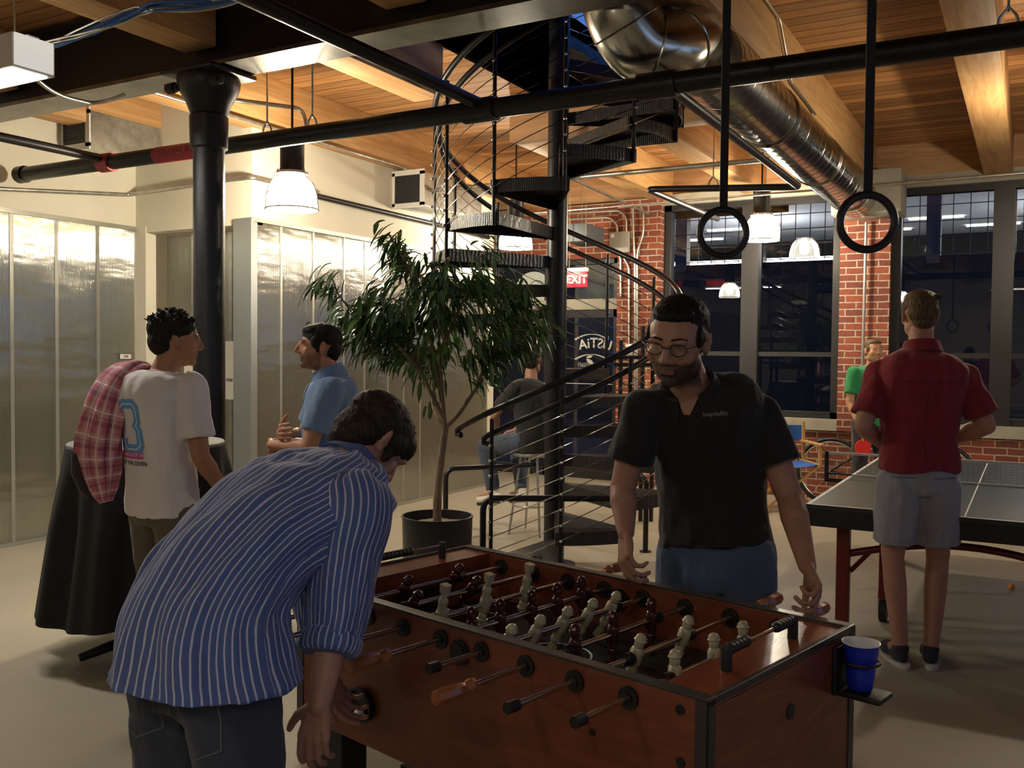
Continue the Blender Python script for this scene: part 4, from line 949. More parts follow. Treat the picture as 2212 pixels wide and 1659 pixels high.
# score beads on both ends
for s, ys in ((-1, (-.17, .17)), (1, (-.17, .17))):
    x = s*(hl-.075); bm = newbm(); tube(bm, [fl(x, ys[0], FZ+.045), fl(x, ys[1], FZ+.045)], .004, 10); sc = finish('score_rod', bm, M['steel_rod'], ft)
    for y in ys: bm = newbm(); tube(bm, [fl(x, y, FZ-.003), fl(x, y, FZ+.05), fl(x, y, FZ+.056)], [.0135, .0135, .011], 16); finish('score_post', bm, M['rubber'], sc)
    for k in range(10):
        y = ys[0]+.03+k*.0175 if s > 0 else (ys[0]+.018+k*.0175 if k < 5 else ys[1]-.018-(9-k)*.0175)
        bm = newbm(); capsule(bm, fl(x, y-.004, FZ+.045), .0135, fl(x, y+.004, FZ+.045), .0135, 12); finish('score_bead', bm, M['rubber'], sc)
# cup holder on the end panel and the blue cup
q = at(1847, 1455, d=2.42); 
ce = fm.inverted() @ at(1846, 1480, d=2.38); hc = V((-hl, hw-.055, .66))
hc = end_side(1812, 1480); hy_ = min(hc.y, hw-.055)
bm = newbm(); fbox(bm, (-hl-.012, hy_-.048, .675), (-hl, hy_+.048, .80), .004); fbox(bm, (-hl-.125, hy_-.045, .675), (-hl-.01, hy_+.045, .691), .006)
tube(bm, [fl(-hl-.056+.047*math.cos(2*PI*k/32), hy_+.047*math.sin(2*PI*k/32), .765) for k in range(32)], .0035, 6, closed=True)
finish('cup_holder', bm, M['rubber'], ft)
cu = thing('plastic_cup', 'blue plastic cup with a white inside in the holder on the foosball table', 'cup', fl(-hl-.056, hy_, .696))
bm = newbm(); prof = [(.003, .003), (.029, .003), (.030, .0), (.031, .002), (.034, .03), (.0355, .031), (.0365, .055), (.0375, .056), (.0455, .119)]
lathe(bm, prof, fl(-hl-.056, hy_, .696), 40); 
for f in [f for f in bm.faces if len(f.verts) > 4 and f.calc_center_median().z > .7]: bm.faces.remove(f)
finish('outer_wall', bm, M['blue_cup'], cu)
bm = newbm(); lathe(bm, [(.002, .006), (.028, .006), (.036, .055), (.0448, .119), (.0478, .120), (.0478, .117), (.0458, .1165)], fl(-hl-.056, hy_, .696), 40, caps=False); finish('inner_wall', bm, M['white_plastic'], cu)

# ------------------------------------------------------------------ table tennis table
x0, x1, ya, yb, zt = -1.035, .49, 5.07, 7.81, .76
tt = thing('table_tennis_table', 'dark grey table tennis table with white lines and red frame', 'table', ((x0+x1)/2, (ya+yb)/2, 0))
for n_, (a_, b_) in enumerate(((ya, 6.437), (6.443, yb))):
    bm = newbm(); box(bm, (x0, a_, zt-.022), (x1, b_, zt)); tpn = finish('tabletop', bm, M['tt_top'], tt, False)
    bm = newbm(); L4 = zt+.0008
    box(bm, (x0, a_, zt), (x0+.02, b_, L4)); box(bm, (x1-.02, a_, zt), (x1, b_, L4)); box(bm, ((x0+x1)/2-.0035, a_, zt), ((x0+x1)/2+.0035, b_, L4))
    if n_ == 0: box(bm, (x0+.02, a_, zt), (x1-.02, a_+.02, L4))
    else: box(bm, (x0+.02, b_-.02, zt), (x1-.02, b_, L4))
    finish('white_line', bm, M['white_paint'], tpn, False)
bm = newbm()
for a_, b_ in (((x0+.004, ya+.002), (x1-.004, ya+.03)), ((x0+.004, yb-.03), (x1-.004, yb-.002)), ((x0+.004, ya+.03), (x0+.03, yb-.03)), ((x1-.03, ya+.03), (x1-.004, yb-.03))): box(bm, (*a_, zt-.115), (*b_, zt-.022))
finish('apron', bm, M['black_paint'], tt, False)
for x in (x0+.16, x1-.16):
    for y in (ya+.22, yb-.22): bm = newbm(); box(bm, (x-.034, y-.03, 0), (x+.034, y+.03, zt-.1), .005); finish('leg', bm, M['red_paint'], tt, False)
bm = newbm(); tube(bm, [(x0+.18+(x1-x0-.36)*k/16, ya+.24, .47+.10*math.sin(PI*k/16)) for k in range(17)], .02, 10); finish('brace', bm, M['red_paint'], tt)
bm = newbm(); tube(bm, [(x0+.19, ya+.26, .37), (x0+.30, ya+.26, .50)], .014, 8); finish('brace', bm, M['red_paint'], tt)
for x in (x0+.31, x1-.31):
    bm = newbm(); box(bm, (x-.028, 5.75, .13), (x+.028, 5.80, zt-.1), .004); finish('leg', bm, M['red_paint'], tt, False)
    bm = newbm(); tube(bm, [(x-.02, 5.77, .062), (x+.02, 5.77, .062)], .062, 22); w_ = finish('caster', bm, M['rubber'], tt)
    bm = newbm(); box(bm, (x-.03, 5.755, .06), (x-.024, 5.785, .17)); box(bm, (x+.024, 5.755, .06), (x+.03, 5.785, .17)); box(bm, (x-.03, 5.755, .16), (x+.03, 5.785, .18)); finish('fork', bm, M['galv'], w_, False)
nt = thing('table_tennis_net', 'black net with a white top tape across the table tennis table', 'net', ((x0+x1)/2, 6.44, zt))
bm = newbm(); box(bm, (x0-.15, 6.433, zt+.137), (x1+.15, 6.447, zt+.1525)); finish('top_tape', bm, M['white_paint'], nt, False)
bm = newbm()
for k in range(61): x = x0-.14+k*(x1-x0+.28)/60; box(bm, (x-.0004, 6.4395, zt+.004), (x+.0004, 6.4405, zt+.137))
for k in range(9): z = zt+.006+k*.0163; box(bm, (x0-.14, 6.4392, z-.0004), (x1+.14, 6.4408, z+.0004))
finish('mesh', bm, M['black_paint'], nt, False)
bm = newbm(); box(bm, (x0-.14, 6.436, zt+.001), (x1+.14, 6.444, zt+.010)); finish('bottom_tape', bm, M['white_paint'], nt, False)
for s, x in ((-1, x0-.15), (1, x1+.15)): bm = newbm(); box(bm, (x-.012, 6.425, zt-.05), (x+.012, 6.455, zt+.155), .003); box(bm, (min(x, x-s*.16), 6.43, zt-.05), (max(x, x-s*.16), 6.45, zt-.025), .002); box(bm, (min(x, x-s*.16), 6.43, zt+.0005), (max(x, x-s*.16), 6.45, zt+.012), .002); finish('net_post', bm, M['black_paint'], nt, False)
p = at(2185, 1268, z=.02); bm = newbm(); ellipsoid(bm, p, (.02,)*3); tag(finish('table_tennis_ball', bm, M['orange']), 'orange table tennis ball lying on the floor under the table', 'ball')

# ------------------------------------------------------------------ director's chair
dc0 = thing('director_chair', 'pine director chair with blue canvas seat and back below the window', 'chair', (0, 0, 0))
def stick(bm, a, b, w_=.022, t_=.014): 
    a, b = V(a), V(b); d = (b-a); L_ = d.length; q = d.to_track_quat('Z', 'Y').to_matrix().to_4x4(); box(bm, (-w_, -t_, 0), (w_, t_, L_), .003, Matrix.Translation(a) @ q)
for s in (-1, 1):
    bm = newbm(); stick(bm, (s*.28, -.20, .46), (s*.28, -.22, .87), .014, .018); finish('back_post', bm, M['pine'], dc0, False)
    bm = newbm(); stick(bm, (s*.28, .20, .46), (s*.28, .20, .655), .014, .018); finish('arm_post', bm, M['pine'], dc0, False)
    bm = newbm(); box(bm, (s*.28-.027, -.25, .655), (s*.28+.027, .26, .677), .004); finish('armrest', bm, M['pine'], dc0, False)
    bm = newbm(); box(bm, (s*.27-.016, -.24, .435), (s*.27+.016, .24, .475), .004); finish('seat_rail', bm, M['pine'], dc0, False)
    bm = newbm(); box(bm, (s*.27-.018, -.26, .0), (s*.27+.018, .26, .035), .004); finish('floor_rail', bm, M['pine'], dc0, False)
    for y in (-.17, .17): bm = newbm(); stick(bm, (s*.26, y+s*.016, .03), (-s*.26, y+s*.016, .44), .018, .010); finish('leg', bm, M['pine'], dc0, False)
bm = newbm(); R = []
for k in range(13):
    t = k/12; x = -.27+.54*t; z = .465-.03*math.sin(PI*t); R.append([bm.verts.new((x, y, z+dz)) for y, dz in ((-.21, 0), (.21, 0), (.21, .004), (-.21, .004))])
for A, B_ in zip(R, R[1:]):
    for k in range(4): bm.faces.new((A[k], A[(k+1) % 4], B_[(k+1) % 4], B_[k]))
bm.faces.new(R[0][::-1]); bm.faces.new(R[-1]); finish('seat', bm, M['blue_canvas'], dc0)
bm = newbm(); R = []
for k in range(13):
    t = k/12; x = -.296+.592*t; y = -.225-.035*math.sin(PI*t); R.append([bm.verts.new((x, y+dy, z)) for dy, z in ((0, .67), (0, .83), (.004, .83), (.004, .67))])
for A, B_ in zip(R, R[1:]):
    for k in range(4): bm.faces.new((A[k], A[(k+1) % 4], B_[(k+1) % 4], B_[k]))
bm.faces.new(R[0][::-1]); bm.faces.new(R[-1]); finish('backrest', bm, M['blue_canvas'], dc0)
dp = at(1748, 1062, z=0); dc0.location = (dp.x+.02, 9.55, 0); dc0.rotation_euler = (0, 0, rad(305-90))

# ------------------------------------------------------------------ bicycle leaning by the wall
bk = thing('bicycle', 'black bicycle leaning below the window behind the table tennis table', 'bicycle', (0, 0, 0))
def wheel(x, nm='wheel'):
    r = .335; c = V((x, 0, r+.02)); bm = newbm()
    tube(bm, [c+V((r*math.cos(t), 0, r*math.sin(t))) for t in (2*PI*k/56 for k in range(56))], .0185, 10, closed=True); wh = finish(nm, bm, M['rubber'], bk)
    bm = newbm(); tube(bm, [c+V(((r-.028)*math.cos(t), 0, (r-.028)*math.sin(t))) for t in (2*PI*k/56 for k in range(56))], .010, 8, closed=True); finish('rim', bm, M['galv'], wh)
    bm = newbm()
    for k in range(20): t = 2*PI*k/20; tube(bm, [c+V((.02*math.cos(t+1), (-1)**k*.025, .02*math.sin(t+1))), c+V(((r-.03)*math.cos(t), 0, (r-.03)*math.sin(t)))], .0011, 4)
    finish('spokes', bm, M['galv'], wh)
    bm = newbm(); tube(bm, [c+V((0, -.04, 0)), c+V((0, .04, 0))], .02, 12); finish('hub', bm, M['galv'], wh)
wheel(0); wheel(1.02)
bb = V((.60, 0, .29)); seat = V((.50, 0, .78)); head = V((.14, 0, .78)); hd2 = V((.11, 0, .62))
bm = newbm()
for a, b, r in ((bb, seat, .016), (seat-V((0, 0, .04)), head, .015), (bb, hd2, .019), (hd2, head+V((.01, 0, .05)), .02)): tube(bm, [a, b], r, 10)
for s in (-.06, .06): tube(bm, [bb, (1.02, s, .355)], .010, 8); tube(bm, [seat-V((0, 0, .05)), (1.02, s, .355)], .008, 8); tube(bm, [hd2+V((0, s*.5, 0)), (.02, s, .45), (0, s, .355)], .012, 8)
finish('frame', bm, M['black_steel'], bk)
bm = newbm(); tube(bm, fillet([(.02, -.20, .80), (.0, -.2, .88), (.11, -.2, .90), (.14, 0, .90), (.11, .2, .90), (.0, .2, .88), (.02, .20, .80)], .03), .013, 8); tube(bm, [head, (.145, 0, .9)], .012, 8); finish('handlebar', bm, M['rubber'], bk)
bm = newbm(); ellipsoid(bm, seat+V((.02, 0, .13)), (.13, .06, .03)); tube(bm, [seat, seat+V((-.02, 0, .12))], .012, 8); finish('saddle', bm, M['rubber'], bk)
bm = newbm(); tube(bm, [bb+V((0, -.02, 0)), bb+V((0, .02, 0))], .09, 24); tube(bm, [bb+V((0, -.06, 0)), bb+V((.1, -.06, -.13))], .008, 6); tube(bm, [bb+V((0, .06, 0)), bb+V((-.1, .06, .13))], .008, 6); finish('crank', bm, M['galv'], bk)
bp0 = at(1822, 1070, z=0); bk.location = (bp0.x+1.02, 10.05, 0); bk.rotation_euler = (rad(8), 0, rad(184))
# stool
sp0 = at(1145, 1155, z=0); sx, sy = sp0.x-.02, sp0.y+.08
so = thing('bar_stool', 'metal bar stool under the seated person behind the stair', 'stool', (sx, sy, 0))
bm = newbm(); lathe(bm, [(.02, .665), (.15, .667), (.175, .675), (.175, .69), (.165, .70), (.02, .705)], (sx, sy, 0), 36); finish('seat', bm, M['galv'], so)
for k in range(4): a = PI/4+k*PI/2; bm = newbm(); tube(bm, [(sx+.11*math.cos(a), sy+.11*math.sin(a), .668), (sx+.21*math.cos(a), sy+.21*math.sin(a), 0)], .011, 8); finish('leg', bm, M['galv'], so)
bm = newbm(); tube(bm, [(sx+.175*math.cos(t), sy+.175*math.sin(t), .25) for t in (2*PI*k/40 for k in range(40))], .008, 8, closed=True); finish('foot_ring', bm, M['galv'], so)
# ------------------------------------------------------------------ people
def skin_mat(name, col, lip, hair=None):
    m = mat(name, col, .5, sss=.12, spec=.4); N, L, b = nodes(m)
    tc = N.new('ShaderNodeTexCoord'); nz = N.new('ShaderNodeTexNoise'); nz.inputs['Scale'].default_value = 22; nz.inputs['Detail'].default_value = 6; L.new(tc.outputs['Object'], nz.inputs['Vector'])
    c0_ = ramp(N, L, nz.outputs[0], [(.3, tuple(x*.86 for x in col)), (.7, col)])
    at1 = N.new('ShaderNodeAttribute'); at1.attribute_name = 'lip'; m1 = N.new('ShaderNodeMix'); m1.data_type = 'RGBA'; L.new(at1.outputs['Fac'], m1.inputs[0]); L.new(c0_, m1.inputs[6]); m1.inputs[7].default_value = (*lip, 1)
    at2 = N.new('ShaderNodeAttribute'); at2.attribute_name = 'beard'; m2 = N.new('ShaderNodeMix'); m2.data_type = 'RGBA'
    n2 = N.new('ShaderNodeTexNoise'); n2.inputs['Scale'].default_value = 260; L.new(tc.outputs['Object'], n2.inputs['Vector'])
    L.new(math_node(N, L, 'MULTIPLY', at2.outputs['Fac'], math_node(N, L, 'MULTIPLY_ADD', n2.outputs[0], 1.2)), m2.inputs[0]); L.new(m1.outputs[2], m2.inputs[6]); m2.inputs[7].default_value = (*(hair or (.03, .02, .015)), 1)
    L.new(m2.outputs[2], b.inputs['Base Color'])
    bp = N.new('ShaderNodeBump'); bp.inputs['Strength'].default_value = .15; bp.inputs['Distance'].default_value = .001; L.new(n2.outputs[0], bp.inputs['Height']); L.new(bp.outputs[0], b.inputs['Normal'])
    return m
def cloth(name, col, rough=.9, **k): return mat(name, col, rough, sheen=.15, var=k.get('var', .10), ns=k.get('ns', 6), bump=k.get('bump', .6), bs=k.get('bs', 9), bd=k.get('bd', .03), ms=(1, 1, .55))
def hair_mat(name, col):
    m = mat(name, col, .62, spec=.22); N, L, b = nodes(m); tc = N.new('ShaderNodeTexCoord'); mp = N.new('ShaderNodeMapping'); mp.inputs['Scale'].default_value = (180, 180, 26); L.new(tc.outputs['Object'], mp.inputs[0])
    nz = N.new('ShaderNodeTexNoise'); nz.inputs['Scale'].default_value = 1; nz.inputs['Detail'].default_value = 3; L.new(mp.outputs[0], nz.inputs['Vector'])
    L.new(ramp(N, L, nz.outputs[0], [(.35, tuple(c*.45 for c in col)), (.65, tuple(min(1, c*1.35) for c in col))]), b.inputs['Base Color'])
    bp = N.new('ShaderNodeBump'); bp.inputs['Strength'].default_value = .9; bp.inputs['Distance'].default_value = .004; L.new(nz.outputs[0], bp.inputs['Height']); L.new(bp.outputs[0], b.inputs['Normal']); return m
M['hair_black'] = hair_mat('black_hair', (.016, .013, .012)); M['hair_dark'] = hair_mat('dark_brown_hair', (.030, .020, .015)); M['hair_brown'] = hair_mat('brown_hair', (.13, .085, .045))
M['eye_white'] = mat('eye_white', (.6, .58, .55), .25); M['iris'] = mat('iris', (.03, .018, .01), .15); M['sole'] = mat('white_sole', (.6, .58, .52), .6)

def frame(up, fwd):
    up = V(up).normalized(); f = V(fwd); f = (f-up*f.dot(up)).normalized(); return Matrix((f.cross(up), f, up)).transposed()  # right, forward, up
def head_blobs(bm, c, R, k=1.0, nose=1.0):
    c = V(c); P = lambda x, y, z: c+R @ V((x*k, y*k, z*k)); S = lambda *a: tuple(q*k for q in a)
    ellipsoid(bm, P(0, -.012, .030), S(.076, .096, .088), R, 28, 18); ellipsoid(bm, P(0, .022, .0), S(.066, .072, .092), R, 24, 16)
    ellipsoid(bm, P(0, .028, -.052), S(.052, .058, .056), R, 20, 14); ellipsoid(bm, P(0, .070, -.083), S(.024, .020, .020), R, 14, 10)
    for s in (-1, 1):
        ellipsoid(bm, P(s*.047, .0, -.055), S(.020, .040, .036), R, 14, 10); ellipsoid(bm, P(s*.040, .060, -.016), S(.025, .022, .024), R, 14, 10)
        ellipsoid(bm, P(s*.028, .082, .030), S(.026, .012, .010), R, 14, 8)
        # ear: flat shell with a raised rim
        Re = R @ Matrix.Rotation(s*rad(22), 3, 'Z')
        ellipsoid(bm, P(s*.079, -.012, .004), S(.007, .018, .030), Re, 14, 10); ellipsoid(bm, P(s*.077, -.008, -.020), S(.007, .010, .013), R, 12, 8)
        ellipsoid(bm, P(s*.085, -.022, .012), S(.006, .006, .022), Re, 10, 8)
        ellipsoid(bm, P(s*.012, .096, -.022), S(.0095, .010, .008), R, 10, 8)
    capsule(bm, P(0, .086, .028), .0085*k, P(0, .106*nose, -.014), .0115*k, 12); ellipsoid(bm, P(0, .104*nose, -.019), S(.0115, .012, .0095), R, 12, 8)
    capsule(bm, P(-.018, .083, -.047), .0065*k, P(.018, .083, -.047), .0065*k, 10); capsule(bm, P(-.015, .082, -.058), .0072*k, P(.015, .082, -.058), .0072*k, 10)
    capsule(bm, P(-.004, .089, -.045), .006*k, P(.004, .089, -.045), .006*k, 10)
def hand_blobs(bm, wr, d, pn, side, curl=35, k=1.0, thumb=1.0, spread=1.0):
    """palm + five separate fingers. d: pointing direction, pn: where the palm faces, side: +1 if the thumb lies towards d x pn"""
    wr = V(wr); d = V(d).normalized(); pn = V(pn); pn = (pn-d*pn.dot(d)).normalized(); s = d.cross(pn)*side
    offs = (.030, .010, -.010, -.029); lens = ((.043, .026, .020), (.048, .030, .022), (.044, .028, .021), (.034, .021, .018)); base = (.088, .092, .088, .080)
    for i in range(4): capsule(bm, wr+s*offs[i]*.45*k+d*.01*k, .0145*k, wr+s*offs[i]*k+d*base[i]*.92*k, .0115*k, 10)
    ellipsoid(bm, wr+d*.048*k+pn*.004*k, (.036*k, .046*k, .0155*k), Matrix((s, d, pn)).transposed(), 16, 10)
    for i in range(4):
        p = wr+s*offs[i]*k+d*base[i]*.95*k; fd = (d+s*offs[i]*2.2*spread).normalized(); a = rad(curl*(.8+.12*i)); r = (.0092, .0095, .009, .008)[i]*k
        ax = fd.cross(pn)
        for j in range(3):
            fd = Matrix.Rotation(a*(.7, 1, .7)[j], 3, ax) @ fd; q = p+fd*lens[i][j]*k; capsule(bm, p, r, q, r*.93, 9); p = q; r *= .95
    p = wr+s*.022*k+d*.018*k; td = (d*.62+s*.72*thumb+pn*.25).normalized(); r = .0125*k; q = p+td*.042*k; capsule(bm, p, .015*k, q, r, 9)
    td = (td+d*.5+pn*.25).normalized(); p2 = q+td*.034*k; capsule(bm, q, r*.9, p2, r*.8, 9); td = (td+d*.3+pn*.2).normalized(); capsule(bm, p2, r*.8, p2+td*.024*k, r*.68, 9)
TT = [(0, .178, .128), (.12, .172, .124), (.28, .166, .116), (.5, .176, .122), (.68, .192, .130), (.80, .198, .124), (.88, .188, .108), (.94, .135, .085), (1, .062, .060)]
def catmull(P, t):
    n = len(P)-1; x = min(n-1e-6, max(0, t*n)); i = int(x); t = x-i; a = P[max(i-1, 0)]; b = P[i]; c = P[i+1]; d = P[min(i+2, n)]
    return .5*((2*b)+(c-a)*t+(2*a-5*b+4*c-d)*t*t+(3*b-a-3*c+d)*t**3)
def torso_rings(spine, r0v, r1v, ka=1.0, kb=1.0, tab=TT, t0=0, t1=1, belly=0, sub=3, add=0, flat=0):
    spine = [V(p) for p in spine]; rings = []
    ts = []
    for i in range(len(tab)-1):
        for j in range(sub): q = j/sub; ts.append(tuple(tab[i][k]*(1-q)+tab[i+1][k]*q for k in range(3)))
    ts.append(tab[-1])
    for t, a, b in ts:
        if t < t0 or t > t1: continue
        c = catmull(spine, t); tg = (catmull(spine, min(1, t+.03))-catmull(spine, max(0, t-.03))).normalized()
        if flat and t < flat: tg = V((0, 0, 1)).lerp(tg, t/flat).normalized()
        r = V(r0v).lerp(V(r1v), t); r = (r-tg*r.dot(tg)).normalized(); f = tg.cross(r)
        rings.append((c, r*(a*ka+add), f*(b*kb+add)))
    return rings
def local(pos, hd):
    """frame of a standing figure: s to its right, f forwards"""
    f = V((math.cos(rad(hd)), math.sin(rad(hd)), 0)); s = V((f.y, -f.x, 0)); p = V(pos)
    return lambda a, b, z: V((p.x, p.y, 0))+s*a+f*b+V((0, 0, z)), s, f
VIEW = 90+29.3  # heading of the camera; directions below are given relative to it
def camdir(lat, dep, up=0):
    return V((math.cos(YAW)*lat-math.sin(YAW)*dep, math.sin(YAW)*lat+math.cos(YAW)*dep, up))
def attr_face(me, c, R, k, beard):
    lip = me.attributes.new('lip', 'FLOAT', 'POINT'); bd = me.attributes.new('beard', 'FLOAT', 'POINT'); Ri = R.inverted(); lv = []; bv = []
    for v in me.vertices:
        q = (Ri @ (v.co-V(c)))/k; l = b = 0.0
        if abs(q.x) < .13 and abs(q.y) < .15 and abs(q.z) < .16:
            if q.y > .07: l = .75*max(0, min(1, 2.5*(1.1-(q.x/.021)**2-((q.z+.0525)/.0085)**2)))
            if beard:
                edge = -.030+.25*max(0, .06-q.y); low = 1-min(1, max(0, (-q.z-.10)/.025))
                if q.z < edge+.012*noise.noise(v.co*60) and q.y > -.005: b = beard*low*min(1, (edge-q.z)/.02+.2)
                if q.y > .075 and -.044 < q.z < -.030 and abs(q.x) < .03: b = max(b, beard*.8)
                b *= 1-min(1, l*1.4)
        lv.append(l); bv.append(b)
    lip.data.foreach_set('value', lv); bd.data.foreach_set('value', bv)
def face_parts(c, R, k, parent, hm, lookdown=0):
    P = lambda x, y, z: V(c)+R @ V((x*k, y*k, z*k))
    for s in (-1, 1):
        bm = newbm(); ellipsoid(bm, P(s*.030, .070, .014), (.0125*k,)*3, R, 16, 12); e = finish('eye', bm, M['eye_white'], parent)
        bm = newbm(); g = (R @ V((0, 1, -lookdown))).normalized(); ellipsoid(bm, P(s*.030, .070, .014)+g*.0085*k, (.0058*k,)*3, R, 12, 8); finish('iris', bm, M['iris'], e)
        bm = newbm(); capsule(bm, P(s*.014, .0890, .035), .0030*k, P(s*.034, .0865, .039), .0028*k, 8); capsule(bm, P(s*.034, .0865, .039), .0028*k, P(s*.050, .0745, .035), .0016*k, 8); finish('eyebrow', bm, hm, parent)
def hair_cap(c, R, k, parent, hm, style):
    P = lambda x, y, z: V(c)+R @ V((x*k, y*k, z*k)); S = lambda *a: tuple(q*k for q in a); bm = newbm(); random.seed(hash(style) % 99 if False else len(style)*7)
    if style == 'tousled':
        ellipsoid(bm, P(0, -.030, .054), S(.088, .106, .084), R, 26, 18); ellipsoid(bm, P(0, -.066, .0), S(.078, .062, .070), R, 22, 14); ellipsoid(bm, P(0, -.06, -.03), S(.055, .042, .045), R, 20, 12)
        for i in range(170):
            a = random.uniform(0, 2*PI); e = random.uniform(.25, 1.5); dx_ = V((math.cos(a)*math.cos(e), math.sin(a)*math.cos(e), math.sin(e)))
            b_ = P(dx_.x*.080, -.030+dx_.y*.096, .052+dx_.z*.074); t_ = R @ (dx_+V((random.uniform(-.6, .6), random.uniform(-.2, .7), random.uniform(.1, .8)))).normalized()
            capsule(bm, b_, .008*k, b_+t_*random.uniform(.018, .036)*k, .0028*k, 6)
    elif style == 'short_swept':
        ellipsoid(bm, P(0, -.018, .050), S(.081, .098, .078), R, 26, 18); ellipsoid(bm, P(0, .035, .085), S(.062, .048, .030), R, 22, 12); ellipsoid(bm, P(0, -.058, .0), S(.070, .054, .062), R, 22, 14); ellipsoid(bm, P(0, -.062, -.035), S(.050, .036, .034), R, 18, 12)
        for s in (-1, 1): ellipsoid(bm, P(s*.066, .012, .030), S(.016, .034, .036), R, 14, 10); ellipsoid(bm, P(s*.071, .012, -.004), S(.009, .010, .018), R, 10, 8)
    elif style == 'cropped':
        ellipsoid(bm, P(0, -.028, .055), S(.0800, .094, .073), R, 26, 18); ellipsoid(bm, P(0, .026, .090), S(.058, .048, .024), R, 22, 12); ellipsoid(bm, P(0, -.058, .0), S(.069, .050, .058), R, 22, 14); ellipsoid(bm, P(0, -.06, -.03), S(.054, .036, .034), R, 18, 12)
        for s in (-1, 1): ellipsoid(bm, P(s*.067, .010, .028), S(.0125, .032, .032), R, 14, 10)
    elif style == 'quiff':
        ellipsoid(bm, P(0, -.016, .056), S(.078, .096, .074), R, 26, 18); ellipsoid(bm, P(.012, .020, .092), S(.076, .070, .040), R, 24, 14); ellipsoid(bm, P(0, -.058, .018), S(.072, .060, .066), R, 22, 14); ellipsoid(bm, P(0, -.063, -.030), S(.052, .040, .040), R, 18, 12)
        for i in range(46):
            x = random.uniform(-.06, .07); b_ = P(x, random.uniform(-.05, .06), .105-abs(x)*.35); capsule(bm, b_, .010*k, b_+(R @ V((.25, -.6, .12))).normalized()*.04*k, .005*k, 6)
        for s in (-1, 1): ellipsoid(bm, P(s*.070, -.005, .044), S(.014, .04, .03), R, 14, 10)
    elif style == 'shaggy':
        ellipsoid(bm, P(0, -.02, .048), S(.090, .106, .082), R, 26, 18); ellipsoid(bm, P(0, .05, .055), S(.070, .050, .050), R, 22, 14); ellipsoid(bm, P(0, -.055, -.01), S(.078, .062, .066), R, 22, 14); ellipsoid(bm, P(0, -.062, -.05), S(.058, .040, .038), R, 18, 12)
        for s in (-1, 1): ellipsoid(bm, P(s*.072, .012, .025), S(.018, .04, .036), R, 14, 10); ellipsoid(bm, P(s*.075, .022, -.012), S(.010, .014, .030), R, 12, 8)
        for i in range(110):
            a = random.uniform(0, 2*PI); e = random.uniform(-.5, 1.45); dx_ = V((math.cos(a)*math.cos(e), math.sin(a)*math.cos(e), math.sin(e)))
            if e < .2 and dx_.y > .3: continue
            b_ = P(dx_.x*.078, -.02+dx_.y*.092, .046+dx_.z*.07); t_ = R @ (dx_*.8+V((random.uniform(-.5, .5), random.uniform(-.5, .5), random.uniform(-.4, .3)))).normalized()
            capsule(bm, b_, .012*k, b_+t_*random.uniform(.008, .018)*k, .004*k, 6)
    me = remesh(bm, .0036*k, 2, [(.0018*k, 80, (1, 1, .6)), (.0010*k, 220, (1, 1, .4))])
    return link('hair', me, hm, parent, True, None)
def collar(c0_, R, ra, rb, h, m, parent, open_front=.35, thick=.006):
    """a folded collar band round the neck; R = right, forward, up"""
    bm = newbm(); n = 40; rows = []
    for k in range(n+1):
        t = -PI*1.5+open_front*.5+(2*PI-open_front)*k/n if False else PI/2+open_front+(2*PI-2*open_front)*k/n
        d = R @ V((math.cos(t), math.sin(t), 0)); x, y = math.cos(t)*ra, math.sin(t)*rb; b_ = V(c0_)+R @ V((x, y, 0)); up = R @ V((0, 0, 1)); fr = max(0, math.sin(t))
        rows.append([bm.verts.new(q) for q in (b_+d*.004, b_+up*h*(1-.35*fr)-d*.002, b_+up*h*(1-.35*fr)+d*.008, b_+d*(.026+.012*fr)-up*h*(.35+.5*fr), b_+d*(.022+.012*fr)-up*h*(.38+.5*fr))])
    for A, B_ in zip(rows, rows[1:]):
        for k in range(5): bm.faces.new((A[k], A[(k+1) % 5], B_[(k+1) % 5], B_[k]))
    bm.faces.new(rows[0]); bm.faces.new(rows[-1][::-1]); return finish('collar', bm, m, parent, True, 60)
def legs_blobs(bm, L_, k, hips, knees, ankles, toes, grow=0, shins=True, feet=True, thick=1):
    for h, kn, an, to in zip(hips, knees, ankles, toes):
        capsule(bm, h, (.085*thick+grow)*k, kn, (.056*thick+grow)*k, 18)
        if shins:
            mid = V(kn).lerp(V(an), .35); capsule(bm, kn, (.054+grow)*k, mid, (.055+grow)*k, 16); capsule(bm, mid, (.055+grow)*k, an, (.036+grow)*k, 16)
        if feet: capsule(bm, an, (.034+grow)*k, V(to)-(V(to)-V(an)).normalized()*.0, (.028+grow)*k, 12)
def arm_blobs(bm, sh, el, wr, k=1.0, thick=1):
    capsule(bm, sh, .052*k*thick, el, .040*k*thick, 16); m_ = V(el).lerp(V(wr), .3); capsule(bm, el, .039*k*thick, m_, .042*k*thick, 16); capsule(bm, m_, .042*k*thick, wr, .026*k*thick, 16, asp=.85)
def sleeve_blobs(bm, sh, el, t, r0_, r1_): capsule(bm, sh, r0_, V(sh).lerp(V(el), t), r1_, 20, flat1=True)
